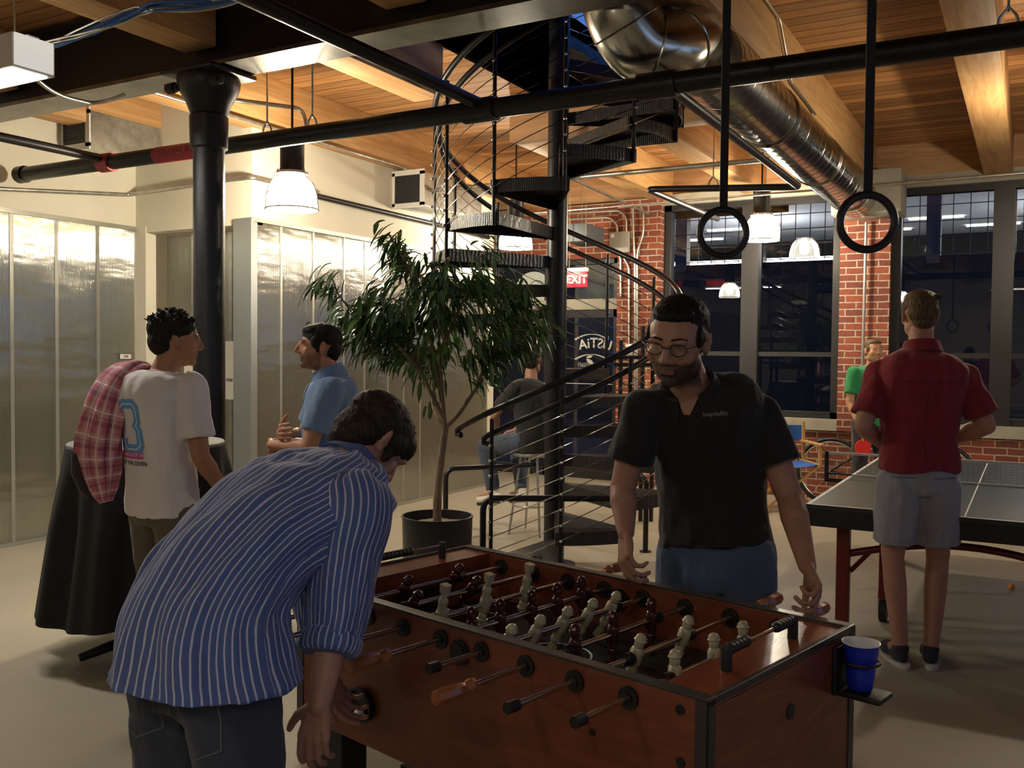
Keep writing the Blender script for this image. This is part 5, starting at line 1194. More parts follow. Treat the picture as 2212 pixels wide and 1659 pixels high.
def shoe(an, to, m, parent, sole, w_=.045):
    an, to = V(an), V(to); d = (to-an); d.z = 0; d.normalize(); s = V((d.y, -d.x, 0)); up = V((0, 0, 1)); heel = V((an.x, an.y, 0))-d*.045; R3 = Matrix((s, d, up)).transposed()
    bm = newbm(); ellipsoid(bm, heel+d*.06+up*.05, (w_*.86, .075, .05), R3); ellipsoid(bm, heel+d*.18+up*.038, (w_, .095, .040), R3); ellipsoid(bm, V((an.x, an.y, .085)), (.042, .05, .03), R3); me = remesh(bm, .006, 4)
    for v in me.vertices: v.co.z = max(v.co.z, .014)
    sh = link('shoe', me, m, parent, True, None)
    bm = newbm(); R_ = []
    for z, g in ((0, 0), (.022, .003)):
        ring = []
        for k in range(32):
            t = 2*PI*k/32; y = math.sin(t); x = math.cos(t)*(w_+.004+g)*(1-.10*(y < 0)*abs(y)); ring.append(bm.verts.new(heel+d*(.118+y*(.162+g))+s*x+up*z))
        R_.append(ring)
    for k in range(32): bm.faces.new((R_[0][k], R_[0][(k+1) % 32], R_[1][(k+1) % 32], R_[1][k]))
    bm.faces.new(R_[0][::-1]); bm.faces.new(R_[1]); finish('sole', bm, sole, sh, True, 50)
def person(label, pos, group=None): return thing('person', label, 'person', (pos[0], pos[1], 0), group=group)
def body_mesh(bm, skin, parent, vox, c=None, R=None, k=1, beard=0):
    me = remesh(bm, vox, 3)
    if c is not None: attr_face(me, c, R, k, beard)
    return link('body', me, skin, parent, True, None)
WR = lambda a=.006, sc=9: [(a*1.5, sc, (1, 1, .55)), (a*.9, sc*2.3, (1, 1, .5)), (a*.4, sc*5, (.8, .8, .6))]
def trousers(parent, name, m, spine_bot, spine_top, rv, hips, knees, ankles, r=(.098, .068, .056), end=1.0, ka=1.0, kb=1.0, vox=.010, wr=.005):
    bm = newbm(); T_ = [(0, .150, .105), (.4, .178, .122), (.75, .172, .116), (1, .160, .108)]
    loft(bm, torso_rings([spine_bot, V(spine_bot).lerp(V(spine_top), .5), spine_top], rv, rv, ka, kb, T_, sub=2), power=2.2)
    for h, kn, an in zip(hips, knees, ankles):
        kn, an, h = V(kn), V(an), V(h)
        if end <= .5: q = h.lerp(kn, end*2); capsule(bm, h, r[0], q, r[1], 22, flat1=True)
        else: q = kn.lerp(an, (end-.5)*2); capsule(bm, h, r[0], kn, r[1], 20); capsule(bm, kn, r[1], q, r[2], 20, flat1=True)
    me = remesh(bm, vox, 4, WR(wr, 10)); return link(name, me, m, parent, True, None)
def BV(o_me): 
    me = o_me.data; return BVHTree.FromPolygons([v.co.copy() for v in me.vertices], [tuple(p.vertices) for p in me.polygons])

# ---- 1. white T-shirt, seen from behind, plaid shirt over the shoulder
def p_white():
    pos = at(352, 1110, d=4.05); hd = VIEW-32; Lc, s, f = local(pos, hd); k = .97; sk = skin_mat('skin_tan', (.40, .20, .11), (.30, .12, .08))
    pe_ = person('person in a white T-shirt with a blue 13 on the back beside the high table', pos)
    c = Lc(.035, .05, 1.585); R = frame(V((0, 0, 1))+s*.06+f*.06, camdir(.93, .36))
    hips = [Lc(-.085, 0, .85), Lc(.085, 0, .85)]; kn = [Lc(-.10, .03, .48), Lc(.11, .0, .48)]; an = [Lc(-.11, 0, .08), Lc(.13, -.03, .08)]; to = [Lc(-.13, .16, .03), Lc(.16, .14, .03)]
    shR, elR, wrR = Lc(.185, .0, 1.385), Lc(.235, .01, 1.10), Lc(.20, .18, .90); shL, elL, wrL = Lc(-.18, .0, 1.385), Lc(-.20, .16, 1.13), Lc(-.17, .17, 1.38)
    spine = [Lc(0, -.0, .84), Lc(0, -.01, 1.0), Lc(0, -.02, 1.22), Lc(0, -.035, 1.36), Lc(0, -.02, 1.455)]
    bm = newbm(); loft(bm, torso_rings(spine, s, s, .88*k, .86*k)); capsule(bm, Lc(0, -.01, 1.42), .060, c-V((0, 0, .05))-R @ V((0, .02, 0)), .054, 18); head_blobs(bm, c, R, k)
    arm_blobs(bm, shR, elR, wrR, k); arm_blobs(bm, shL, elL, wrL, k); hand_blobs(bm, wrR, Lc(.20, .24, .80)-wrR, -s, 1, 35, k); hand_blobs(bm, wrL, V((0, 0, 1))-f*.4, s, -1, 60, k)
    legs_blobs(bm, Lc, k, hips, kn, an, to); body_mesh(bm, sk, pe_, .0052, c, R, k, 0); face_parts(c, R, k, pe_, M['hair_black']); hair_cap(c, R, k, pe_, M['hair_black'], 'tousled')
    bm = newbm(); loft(bm, torso_rings(spine, s, s, 1.02, 1.02)); sleeve_blobs(bm, shR, elR, .72, .072, .070); sleeve_blobs(bm, shL, elL, .72, .072, .070)
    for q in (shR, shL): capsule(bm, Lc(0, -.02, 1.40), .062, q, .064, 16)
    me = remesh(bm, .008, 4, WR(.006, 8)); white = cloth('white_cotton', (.74, .72, .74), bump=.5); ts = link('t_shirt', me, white, pe_, True, None); bv = BV(ts)
    # the printed number: drawn as strokes, wrapped on the back
    blue = mat('print_blue', (.12, .36, .72), .8); pink = mat('print_pink', (.62, .06, .28), .8); cw = Lc(0, -.14, 1.225)
    three = [(-.045, .05), (-.045, .075), (-.028, .092), (.022, .092), (.040, .075), (.040, .022), (.026, .004), (.040, -.014), (.040, -.075), (.022, -.092), (-.028, -.092), (-.045, -.075), (-.045, -.05)]
    def deco(nm, fn, m, dx_, off, dz_=0):
        b2 = newbm(); fn(b2); me_ = bpy.data.meshes.new(nm); b2.to_mesh(me_); b2.free()
        for v in me_.vertices: v.co.x += dx_; v.co.y += dz_
        project(me_, cw, s, (0, 0, 1), bv, off); 
        if len(me_.polygons): link(nm, me_, m, ts, False)
    deco('printed_digit', lambda b: ribbon(b, [(x*1.2, y*1.05) for x, y in three], .040), blue, -.012, .0022); deco('digit_inline', lambda b: ribbon(b, [(x*1.2, y*1.05) for x, y in three], .006), white, -.012, .0032)
    deco('printed_digit', lambda b: ribbon(b, [(-.03, .075), (0, .095), (0, -.098)], .036), blue, -.105, .0022); deco('digit_inline', lambda b: ribbon(b, [(0, .09), (0, -.095)], .006), white, -.105, .0032)
    deco('printed_bar', lambda b: ribbon(b, [(-.11, 0), (.045, 0)], .030), pink, .0, .0022, -.122)
    for tx, sz, dz_, m_ in (('TECHNOLOGY ERO', .020, -.122, white), ('GET THE OVEN', .026, -.158, M['ink'])):
        me_ = text_mesh(tx, sz, 0, .0004)
        for v in me_.vertices: v.co.x += -.025; v.co.y += dz_
        project(me_, cw, s, (0, 0, 1), bv, .0034); link('printed_words', me_, m_, ts, False)
    bm = newbm(); tube(bm, [Lc(.066*math.cos(t), -.012+.068*math.sin(t)+.004, 1.447+.006*math.sin(t)) for t in (2*PI*j/32 for j in range(32))], .007, 8, closed=True); finish('neckband', bm, white, ts)
    trousers(pe_, 'trousers', cloth('olive_cotton', (.115, .10, .068)), Lc(0, 0, .80), Lc(0, -.01, .93), s, hips, kn, an, ka=.90, kb=.92, wr=.004)
    for a, b in zip(an, to): shoe(a, b, M['black_paint'], pe_, M['sole'])
    # plaid shirt hanging over the left shoulder: a thing of its own
    pl = bpy.data.materials.new('pink_plaid'); pl.use_nodes = True; N, L, b_ = nodes(pl); b_.inputs['Roughness'].default_value = .9
    uv = N.new('ShaderNodeUVMap'); sp_ = N.new('ShaderNodeSeparateXYZ'); L.new(uv.outputs[0], sp_.inputs[0])
    def band(o, sc, a, w_): return math_node(N, L, 'LESS_THAN', math_node(N, L, 'ABSOLUTE', math_node(N, L, 'SUBTRACT', math_node(N, L, 'FRACT', math_node(N, L, 'MULTIPLY', o, sc)), a)), w_)
    col = None; prev = (.52, .16, .22, 1)
    for o_, sc, a, w_, cc, fac in ((sp_.outputs[0], 9, .3, .16, (.62, .45, .46, 1), .5), (sp_.outputs[1], 9, .3, .16, (.60, .42, .44, 1), .5), (sp_.outputs[0], 9, .75, .09, (.22, .05, .10, 1), .55), (sp_.outputs[1], 9, .75, .09, (.20, .06, .14, 1), .55), (sp_.outputs[0], 9, .3, .03, (.85, .75, .7, 1), .8), (sp_.outputs[1], 9, .3, .03, (.85, .7, .65, 1), .8), (sp_.outputs[1], 9, .53, .02, (.25, .2, .35, 1), .6)):
        mx = N.new('ShaderNodeMix'); mx.data_type = 'RGBA'; L.new(math_node(N, L, 'MULTIPLY', band(o_, sc, a, w_), fac), mx.inputs[0])
        if col is None: mx.inputs[6].default_value = prev
        else: L.new(col, mx.inputs[6])
        mx.inputs[7].default_value = cc; col = mx.outputs[2]
    L.new(col, b_.inputs['Base Color'])
    bm = newbm(); uvl = bm.loops.layers.uv.new('UVMap'); rows = []
    path = [(-.12, .10, 1.30, .06, .02), (-.125, .05, 1.42, .065, .022), (-.13, -.03, 1.475, .075, .028), (-.145, -.10, 1.44, .09, .036), (-.165, -.145, 1.36, .105, .045), (-.19, -.165, 1.24, .118, .058), (-.205, -.17, 1.12, .118, .066), (-.20, -.165, 1.02, .10, .060), (-.185, -.16, .94, .065, .045), (-.175, -.155, .89, .025, .025)]
    P_ = [V(p[:3]) for p in path]; W_ = [V((p[3], p[4], 0)) for p in path]; n1, n2 = 46, 56
    for i in range(n1+1):
        t = i/n1; c_ = catmull(P_, t); w2 = catmull(W_, t); tg = (catmull(P_, min(1, t+.02))-catmull(P_, max(0, t-.02))).normalized(); a_ = V((1, 0, 0)); a_ = (a_-tg*a_.dot(tg)).normalized(); b2 = tg.cross(a_); ring = []
        for j in range(n2):
            q = 2*PI*j/n2; fold = 1+.13*math.sin(q*5+t*5)+.07*math.sin(q*9-t*8)+.05*noise.noise(V((q*2, t*7, 0)))
            l = c_+a_*math.cos(q)*w2.x*fold+b2*math.sin(q)*w2.y*fold; ring.append(bm.verts.new(Lc(l.x, l.y, l.z)))
        rows.append(ring)
    for i in range(n1):
        for j in range(n2):
            fc = bm.faces.new((rows[i][j], rows[i][(j+1) % n2], rows[i+1][(j+1) % n2], rows[i+1][j]))
            for lp, (u, v) in zip(fc.loops, ((j, i), (j+1, i), (j+1, i+1), (j, i+1))): lp[uvl].uv = (u/n2*.9, v/n1*1.15)
    bm.faces.new(rows[0][::-1]); bm.faces.new(rows[-1]); o = finish('plaid_shirt', bm, pl, None, True, None)
    tag(o, 'pink and red plaid shirt slung over the shoulder of the person in the white T-shirt', 'shirt')
    bm = newbm(); tube(bm, [Lc(*p) for p in ((-.275, -.235, 1.10), (-.262, -.238, 1.02), (-.235, -.225, .95), (-.215, -.21, .91))], [.014, .022, .018, .008], 8); finish('dark_cuff', bm, cloth('dark_lining', (.05, .045, .045)), o)
# ---- 2. blue polo, profile, arms crossed
def p_polo():
    pos = at(708, 1010, d=4.6); hd = VIEW+90+14; Lc, s, f = local(pos, hd); k = 1.0; sk = skin_mat('skin_warm', (.52, .26, .16), (.36, .14, .10))
    pe_ = person('person in a light blue polo shirt smiling in profile with crossed arms', pos)
    c = Lc(0, .045, 1.565); R = frame(V((0, 0, 1))-f*.03, camdir(-.96, -.28))
    hips = [Lc(-.09, 0, .90), Lc(.09, 0, .90)]; kn = [Lc(-.10, .02, .48), Lc(.11, .02, .48)]; an = [Lc(-.11, 0, .08), Lc(.12, 0, .08)]; to = [Lc(-.13, .17, .03), Lc(.15, .17, .03)]
    shL, elL, wrL = Lc(-.185, .0, 1.365), Lc(-.225, .10, 1.10), Lc(.02, .27, 1.09); shR, elR, wrR = Lc(.185, .0, 1.365), Lc(.215, .11, 1.11), Lc(-.01, .225, 1.15)
    spine = [Lc(0, .01, .84), Lc(0, .015, 1.0), Lc(0, .0, 1.22), Lc(0, -.02, 1.34), Lc(0, -.01, 1.435)]
    bm = newbm(); loft(bm, torso_rings(spine, s, s, .88, .86)); capsule(bm, Lc(0, -.01, 1.40), .060, Lc(0, .02, 1.51), .054, 18); head_blobs(bm, c, R, k, 1.04)
    arm_blobs(bm, shR, elR, wrR, k); arm_blobs(bm, shL, elL, wrL, k); hand_blobs(bm, wrL, s*.9+f*.1+V((0, 0, -.15)), -f, 1, 40, k); hand_blobs(bm, wrR, -s*.9+f*.05+V((0, 0, .12)), -f, 1, 30, k)
    legs_blobs(bm, Lc, k, hips, kn, an, to); body_mesh(bm, sk, pe_, .0045, c, R, k, .55); face_parts(c, R, k, pe_, M['hair_black']); hair_cap(c, R, k, pe_, M['hair_black'], 'short_swept')
    blue = cloth('blue_pique', (.17, .28, .48)); bm = newbm(); loft(bm, torso_rings(spine, s, s, 1.0, 1.0)); sleeve_blobs(bm, shR, elR, .74, .070, .068); sleeve_blobs(bm, shL, elL, .74, .070, .068)
    for q in (shR, shL): capsule(bm, Lc(0, -.01, 1.38), .062, q, .062, 16)
    ps = link('polo_shirt', remesh(bm, .007, 4, WR(.006, 9)), blue, pe_, True, None); collar(Lc(0, -.005, 1.435), frame((V((0, 0, 1))+f*.25), f), .070, .068, .045, blue, ps, .28)
    bv = BV(ps)
    b2 = newbm(); ribbon(b2, [(0, .13), (0, -.12)], .032); me_ = bpy.data.meshes.new('placket'); b2.to_mesh(me_); b2.free(); project(me_, Lc(0, .12, 1.26), -s, (0, 0, 1), bv, .004); link('placket', me_, blue, ps, False)
    b2 = newbm(); ribbon(b2, [(0, .05), (0, -.06)], .085); me_ = bpy.data.meshes.new('chest_pocket'); b2.to_mesh(me_); b2.free(); project(me_, Lc(-.085, .12, 1.24), -s, (0, 0, 1), bv, .004); link('chest_pocket', me_, blue, ps, False)
    trousers(pe_, 'trousers', cloth('dark_cotton', (.04, .04, .05)), Lc(0, 0, .80), Lc(0, 0, .98), s, hips, kn, an)
    for a, b in zip(an, to): shoe(a, b, M['black_paint'], pe_, M['sole'])
# ---- 3. the player bending over the near side, striped shirt
def p_bend():
    hem, p1, p2, p3, nk = at(447, 1440, d=2.02), at(448, 1310, d=2.08), at(548, 1175, d=2.20), at(672, 1085, d=2.34), at(755, 1012, d=2.45)
    rv0 = camdir(.80, -.60); rv1 = camdir(.74, -.62, -.12); hc_ = hem; fw = camdir(.60, .80); sk = skin_mat('skin_fair', (.50, .27, .20), (.36, .16, .13))
    pe_ = person('person in a blue and white striped shirt bending over the foosball table', hc_)
    Lh = lambda a, b, z: V((hc_.x, hc_.y, 0))+rv0*a+fw*b+V((0, 0, z)); k = 1.03
    c = at(803, 958, d=2.50); R = frame(camdir(.55, .50, .52), camdir(.42, .30, -.85))
    hips = [Lh(-.095, -.01, .84), Lh(.095, -.01, .84)]; kn = [Lh(-.12, .0, .47), Lh(.13, .02, .47)]; an = [Lh(-.15, -.03, .08), Lh(.16, -.03, .08)]; to = [Lh(-.18, .14, .03), Lh(.20, .14, .03)]
    shR, elR, wrR = at(764, 1082, d=2.24), at(730, 1310, d=2.16), at(690, 1520, d=2.06); shL, elL, wrL = at(690, 1055, d=2.52), at(690, 1300, d=2.58), at(704, 1460, d=2.56)
    spine = [hem, p1, p2, p3, nk]; tb = [(t, a*1.05, b*1.02) for t, a, b in TT]
    bm = newbm(); loft(bm, torso_rings(spine, rv0, rv1, .86, .84, tb, flat=.6)); capsule(bm, p3.lerp(nk, .7), .064, c-R @ V((0, .03, .03)), .056, 18); head_blobs(bm, c, R, k)
    arm_blobs(bm, shR, elR, wrR, 1.0); arm_blobs(bm, shL, elL, wrL, 1.0); hand_blobs(bm, wrR, camdir(-.16, .0, -1), camdir(.3, .95, 0), -1, 26, 1.0, spread=1.3); hand_blobs(bm, wrL, camdir(.38, .25, -.85), camdir(.5, -.3, .2), 1, 42, 1.0)
    legs_blobs(bm, None, 1.0, hips, kn, an, to); body_mesh(bm, sk, pe_, .0042, c, R, k, .0); face_parts(c, R, k, pe_, M['hair_dark']); hair_cap(c, R, k, pe_, M['hair_dark'], 'shaggy')
    # striped cloth: stripes run with the uv's u coordinate (metres round the body)
    m = mat('striped_shirt', (.1, .15, .35), .9, sheen=.2); N, L, b_ = nodes(m); uv = N.new('ShaderNodeUVMap'); sp_ = N.new('ShaderNodeSeparateXYZ'); L.new(uv.outputs[0], sp_.inputs[0])
    nz = N.new('ShaderNodeTexNoise'); nz.inputs['Scale'].default_value = 26; nz.inputs['Detail'].default_value = 2; L.new(uv.outputs[0], nz.inputs['Vector'])
    u = math_node(N, L, 'MULTIPLY_ADD', nz.outputs[0], .004); L.new(sp_.outputs[0], u.node.inputs[2]); fr = math_node(N, L, 'FRACT', math_node(N, L, 'DIVIDE', u, .0155)); st_ = math_node(N, L, 'LESS_THAN', math_node(N, L, 'ABSOLUTE', math_node(N, L, 'SUBTRACT', fr, .5)), .115)
    mx = N.new('ShaderNodeMix'); mx.data_type = 'RGBA'; L.new(st_, mx.inputs[0]); mx.inputs[6].default_value = (.075, .125, .34, 1); mx.inputs[7].default_value = (.50, .53, .66, 1); L.new(mx.outputs[2], b_.inputs['Base Color'])
    n2 = N.new('ShaderNodeTexNoise'); n2.inputs['Scale'].default_value = 14; n2.inputs['Detail'].default_value = 5; L.new(uv.outputs[0], n2.inputs['Vector']); bp = N.new('ShaderNodeBump'); bp.inputs['Strength'].default_value = .5; bp.inputs['Distance'].default_value = .012; L.new(n2.outputs[0], bp.inputs['Height']); L.new(bp.outputs[0], b_.inputs['Normal'])
    def striped(name, rings, parent, n=112, power=2.3, wr=.010, seed=0, capend=True, ends=(0, 0)):
        bm = newbm(); uvl = bm.loops.layers.uv.new('UVMap'); R_ = loft(bm, rings, n, capend, power); bm.verts.ensure_lookup_table(); idx = {}
        rr = [(V(a).length+V(b).length)/2 for _, a, b in rings]; rm = sum(rr)/len(rr); acc = [0]
        for (c1, _, _), (c2, _, _) in zip(rings, rings[1:]): acc.append(acc[-1]+(V(c2)-V(c1)).length)
        for i, ring in enumerate(R_):
            for j, v in enumerate(ring): idx[v] = (i, j)
        for fc in bm.faces:
            if len(fc.verts) != 4: continue
            js = [idx[l.vert][1] for l in fc.loops]; wrap = max(js)-min(js) > n/2
            for l in fc.loops:
                i, j = idx[l.vert]; j = j+n if wrap and j < n/2 else j; l[uvl].uv = (2*PI*rm*j/n, acc[i])
        bmesh.ops.recalc_face_normals(bm, faces=bm.faces[:]); bm.normal_update()
        for ring, i in zip(R_, range(len(R_))):
            for j, v in enumerate(ring):
                q = V((math.cos(2*PI*j/n)*2, math.sin(2*PI*j/n)*2, acc[i]*5+seed)); d_ = noise.noise(q*1.1)*wr+noise.noise(q*2.7)*wr*.5+(abs(noise.noise(q*1.8+V((3, 1, 7))))-.2)*wr*.8; v.co += v.normal*d_
        return finish(name, bm, m, parent, True, None)
    tb2 = [(0, .228, .182), (.06, .217, .174), (.16, .206, .158), (.3, .194, .138), (.5, .196, .136), (.66, .210, .136), (.80, .214, .126), (.88, .196, .108), (.95, .135, .084), (1, .075, .070)]
    tor = torso_rings([hem+V((0, 0, -.01)), p1, p2, p3, nk], rv0, rv1, 1, 1, tb2, sub=8, flat=.6); sh = striped('striped_shirt', tor, pe_, 160, 2.25, .014)
    # stripes on the sleeve run down the arm
    def sleeve_r(P, Rr, ref, n=46):
        P = [V(p) for p in P]; out = []
        for i in range(n+1):
            t = i/n; c_ = catmull(P, t); tg = (catmull(P, min(1, t+.03))-catmull(P, max(0, t-.03))).normalized(); a_ = (V(ref)-tg*V(ref).dot(tg)).normalized(); r = catmull([V((x, 0, 0)) for x in Rr], t).x; out.append((c_, a_*r, tg.cross(a_)*r*.94))
        return out
    cuff = elR.lerp(wrR, .42)
    striped('sleeve', sleeve_r([p3.lerp(shR, .55), shR.lerp(elR, .10), shR.lerp(elR, .5), elR, cuff], [.088, .098, .084, .076, .066], rv1), sh, 84, 2.0, .010, 3)
    striped('sleeve', sleeve_r([p3.lerp(shL, .55), shL.lerp(elL, .10), shL.lerp(elL, .5), elL, elL.lerp(wrL, .5)], [.08, .09, .08, .072, .06], rv1), sh, 84, 2.0, .010, 5)
    for a_, e_, w2 in ((cuff, elR, wrR), (elL.lerp(wrL, .5), elL, wrL)):
        d = (w2-e_).normalized(); striped('rolled_cuff', sleeve_r([a_-d*.035, a_-d*.012, a_+d*.010, a_+d*.018], [.064, .072, .070, .060], rv1, 12), sh, 60, 2.0, .006, 8)
    collar(nk-(nk-p3).normalized()*.01, frame((nk-p3), R @ V((0, 1, 0))), .074, .070, .038, m, sh, .3)
    jeans = cloth('dark_denim', (.045, .055, .085), bump=.4, bs=14, var=.35, ns=5); tj = trousers(pe_, 'jeans', jeans, Lh(0, -.02, .76), Lh(0, .02, .90), rv0, hips, kn, an, (.110, .080, .070), 1.0, .98, .88, .009, .006)
    bv = BV(tj)
    for sx_ in (-1, 1):
        b2 = newbm(); w_ = .068; ribbon(b2, [(-w_, .07), (w_, .075), (w_*.93, -.055), (0, -.085), (-w_*.93, -.055)], .0035, True); me_ = bpy.data.meshes.new('pocket_seam'); b2.to_mesh(me_); b2.free()
        project(me_, Lh(sx_*.098, -.15, .80), rv0, (0, 0, 1), bv, .0015); 
        if len(me_.polygons): link('pocket_seam', me_, cloth('denim_thread', (.12, .13, .16)), tj, False)
    for a, b in zip(an, to): shoe(a, b, M['black_paint'], pe_, M['sole'])
# ---- 4. black polo with glasses, far side of the table
def p_black():
    fw = camdir(-.38, -.92); s = V((fw.y, -fw.x, 0)); pc = at(1545, 1200, d=3.05)
    Lc = lambda a, b, z: V((pc.x, pc.y, 0))+s*a+fw*b+V((0, 0, z)); k = 1.06; sk = skin_mat('skin_olive', (.44, .24, .17), (.30, .13, .11), (.02, .014, .012))
    pe_ = person('person in a black polo shirt and glasses looking down at the foosball table', pc)
    kh = 1.16
    c = at(1462, 742, d=2.90); R = frame(camdir(-.06, -.30, .95), camdir(-.40, -.74, -.42))
    hem, p1, p2, p3, nk = at(1545, 1182, d=3.06), at(1540, 1100, d=3.08), at(1532, 980, d=3.07), at(1512, 890, d=3.02), at(1492, 838, d=2.97)
    hips = [Lc(-.10, 0, .90), Lc(.10, 0, .90)]; kn = [Lc(-.12, .03, .48), Lc(.12, .02, .48)]; an = [Lc(-.16, 0, .08), Lc(.15, 0, .08)]; to = [Lc(-.2, .17, .03), Lc(.18, .17, .03)]
    shL, elL, wrL = at(1640, 895, d=3.00), at(1706, 1075, d=2.95), at(1744, 1224, d=2.77); shR, elR, wrR = at(1388, 885, d=3.00), at(1345, 1055, d=3.02), at(1352, 1150, d=2.90)
    tb = [(t, a*1.06, b*1.06) for t, a, b in TT]
    bm = newbm(); loft(bm, torso_rings([hem, p1, p2, p3, nk], s, s, .88, .86, tb)); capsule(bm, p3.lerp(nk, .8), .066, c-R @ V((0, .02, .04)), .058, 18); head_blobs(bm, c, R, kh)
    arm_blobs(bm, shR, elR, wrR, k); arm_blobs(bm, shL, elL, wrL, k); hand_blobs(bm, wrL, camdir(.16, -.62, -.70), camdir(-.55, -.3, -.45), 1, 62, k); hand_blobs(bm, wrR, camdir(-.05, -.35, -.75), camdir(.6, .2, 0), -1, 48, k)
    legs_blobs(bm, None, 1.04, hips, kn, an, to); body_mesh(bm, sk, pe_, .0045, c, R, kh, .8); face_parts(c, R, kh, pe_, M['hair_black'], .5); hair_cap(c, R, kh, pe_, M['hair_black'], 'cropped')
    P = lambda x, y, z: c+R @ V((x*kh, y*kh, z*kh)); gl = mat('glasses_frame', (.015, .012, .012), .25); bm = newbm()
    for sx_ in (-1, 1):
        tube(bm, [P(sx_*(.032+.023*math.cos(t)), .099-.004*abs(math.cos(t)), .012+.016*math.sin(t)) for t in (2*PI*j/24 for j in range(24))], .0017, 6, closed=True); tube(bm, [P(sx_*.055, .094, .018), P(sx_*.079, .06, .018), P(sx_*.084, -.01, .016)], .0016, 6)
    tube(bm, [P(-.009, .1, .016), P(0, .108, .02), P(.009, .1, .016)], .0016, 6); g = finish('glasses', bm, gl, pe_)
    for sx_ in (-1, 1):
        bm = newbm(); vv = [bm.verts.new(P(sx_*(.032+.0225*math.cos(t)), .099-.004*abs(math.cos(t)), .012+.0155*math.sin(t))) for t in (2*PI*j/20 for j in range(20))]; bm.faces.new(vv); finish('lens', bm, M['glass'], g, False)
    blk = cloth('black_pique', (.012, .012, .013)); bm = newbm(); loft(bm, torso_rings([hem, p1, p2, p3, nk], s, s, 1.0, 1.0, tb)); sleeve_blobs(bm, shR, elR, .66, .072, .074); sleeve_blobs(bm, shL, elL, .60, .072, .078)
    for q in (shR, shL): capsule(bm, p3, .070, q, .070, 16)
    ps = link('polo_shirt', remesh(bm, .008, 4, WR(.006, 9)), blk, pe_, True, None); bv = BV(ps)
    collar(nk-V((0, 0, .012)), frame((nk-p3)+fw*.0, fw), .080, .074, .04, blk, ps, .42)
    b2 = newbm(); vv = [b2.verts.new(q) for q in ((-.055, .04, 0), (.055, .04, 0), (.048, .01, 0), (.01, -.075, 0), (-.01, -.075, 0), (-.048, .01, 0))]; b2.faces.new(vv); me_ = bpy.data.meshes.new('v'); b2.to_mesh(me_); b2.free()
    project(me_, nk.lerp(p3, .10)+fw*.08+V((0, 0, .0)), -s, (0, 0, 1), bv, .003); o = link('open_neck', me_, sk, ps, True, None); o['label'] = 'bare skin in the open V of the collar'
    me_ = text_mesh('hospitality', .019, 0, .0004); project(me_, at(1548, 893, d=2.9), -s+V((0, 0, .12)), (0, 0, 1), bv, .003); link('chest_logo', me_, mat('grey_print', (.22, .22, .22), .8), ps, False)
    trousers(pe_, 'jeans', cloth('blue_denim', (.075, .115, .20), bump=.4, bs=14, var=.3), Lc(0, 0, .78), Lc(0, 0, .93), s, hips, kn, an, (.100, .078, .066), 1.0, .94, .92, .009, .006)
    for a, b in zip(an, to): shoe(a, b, M['black_paint'], pe_, M['sole'])
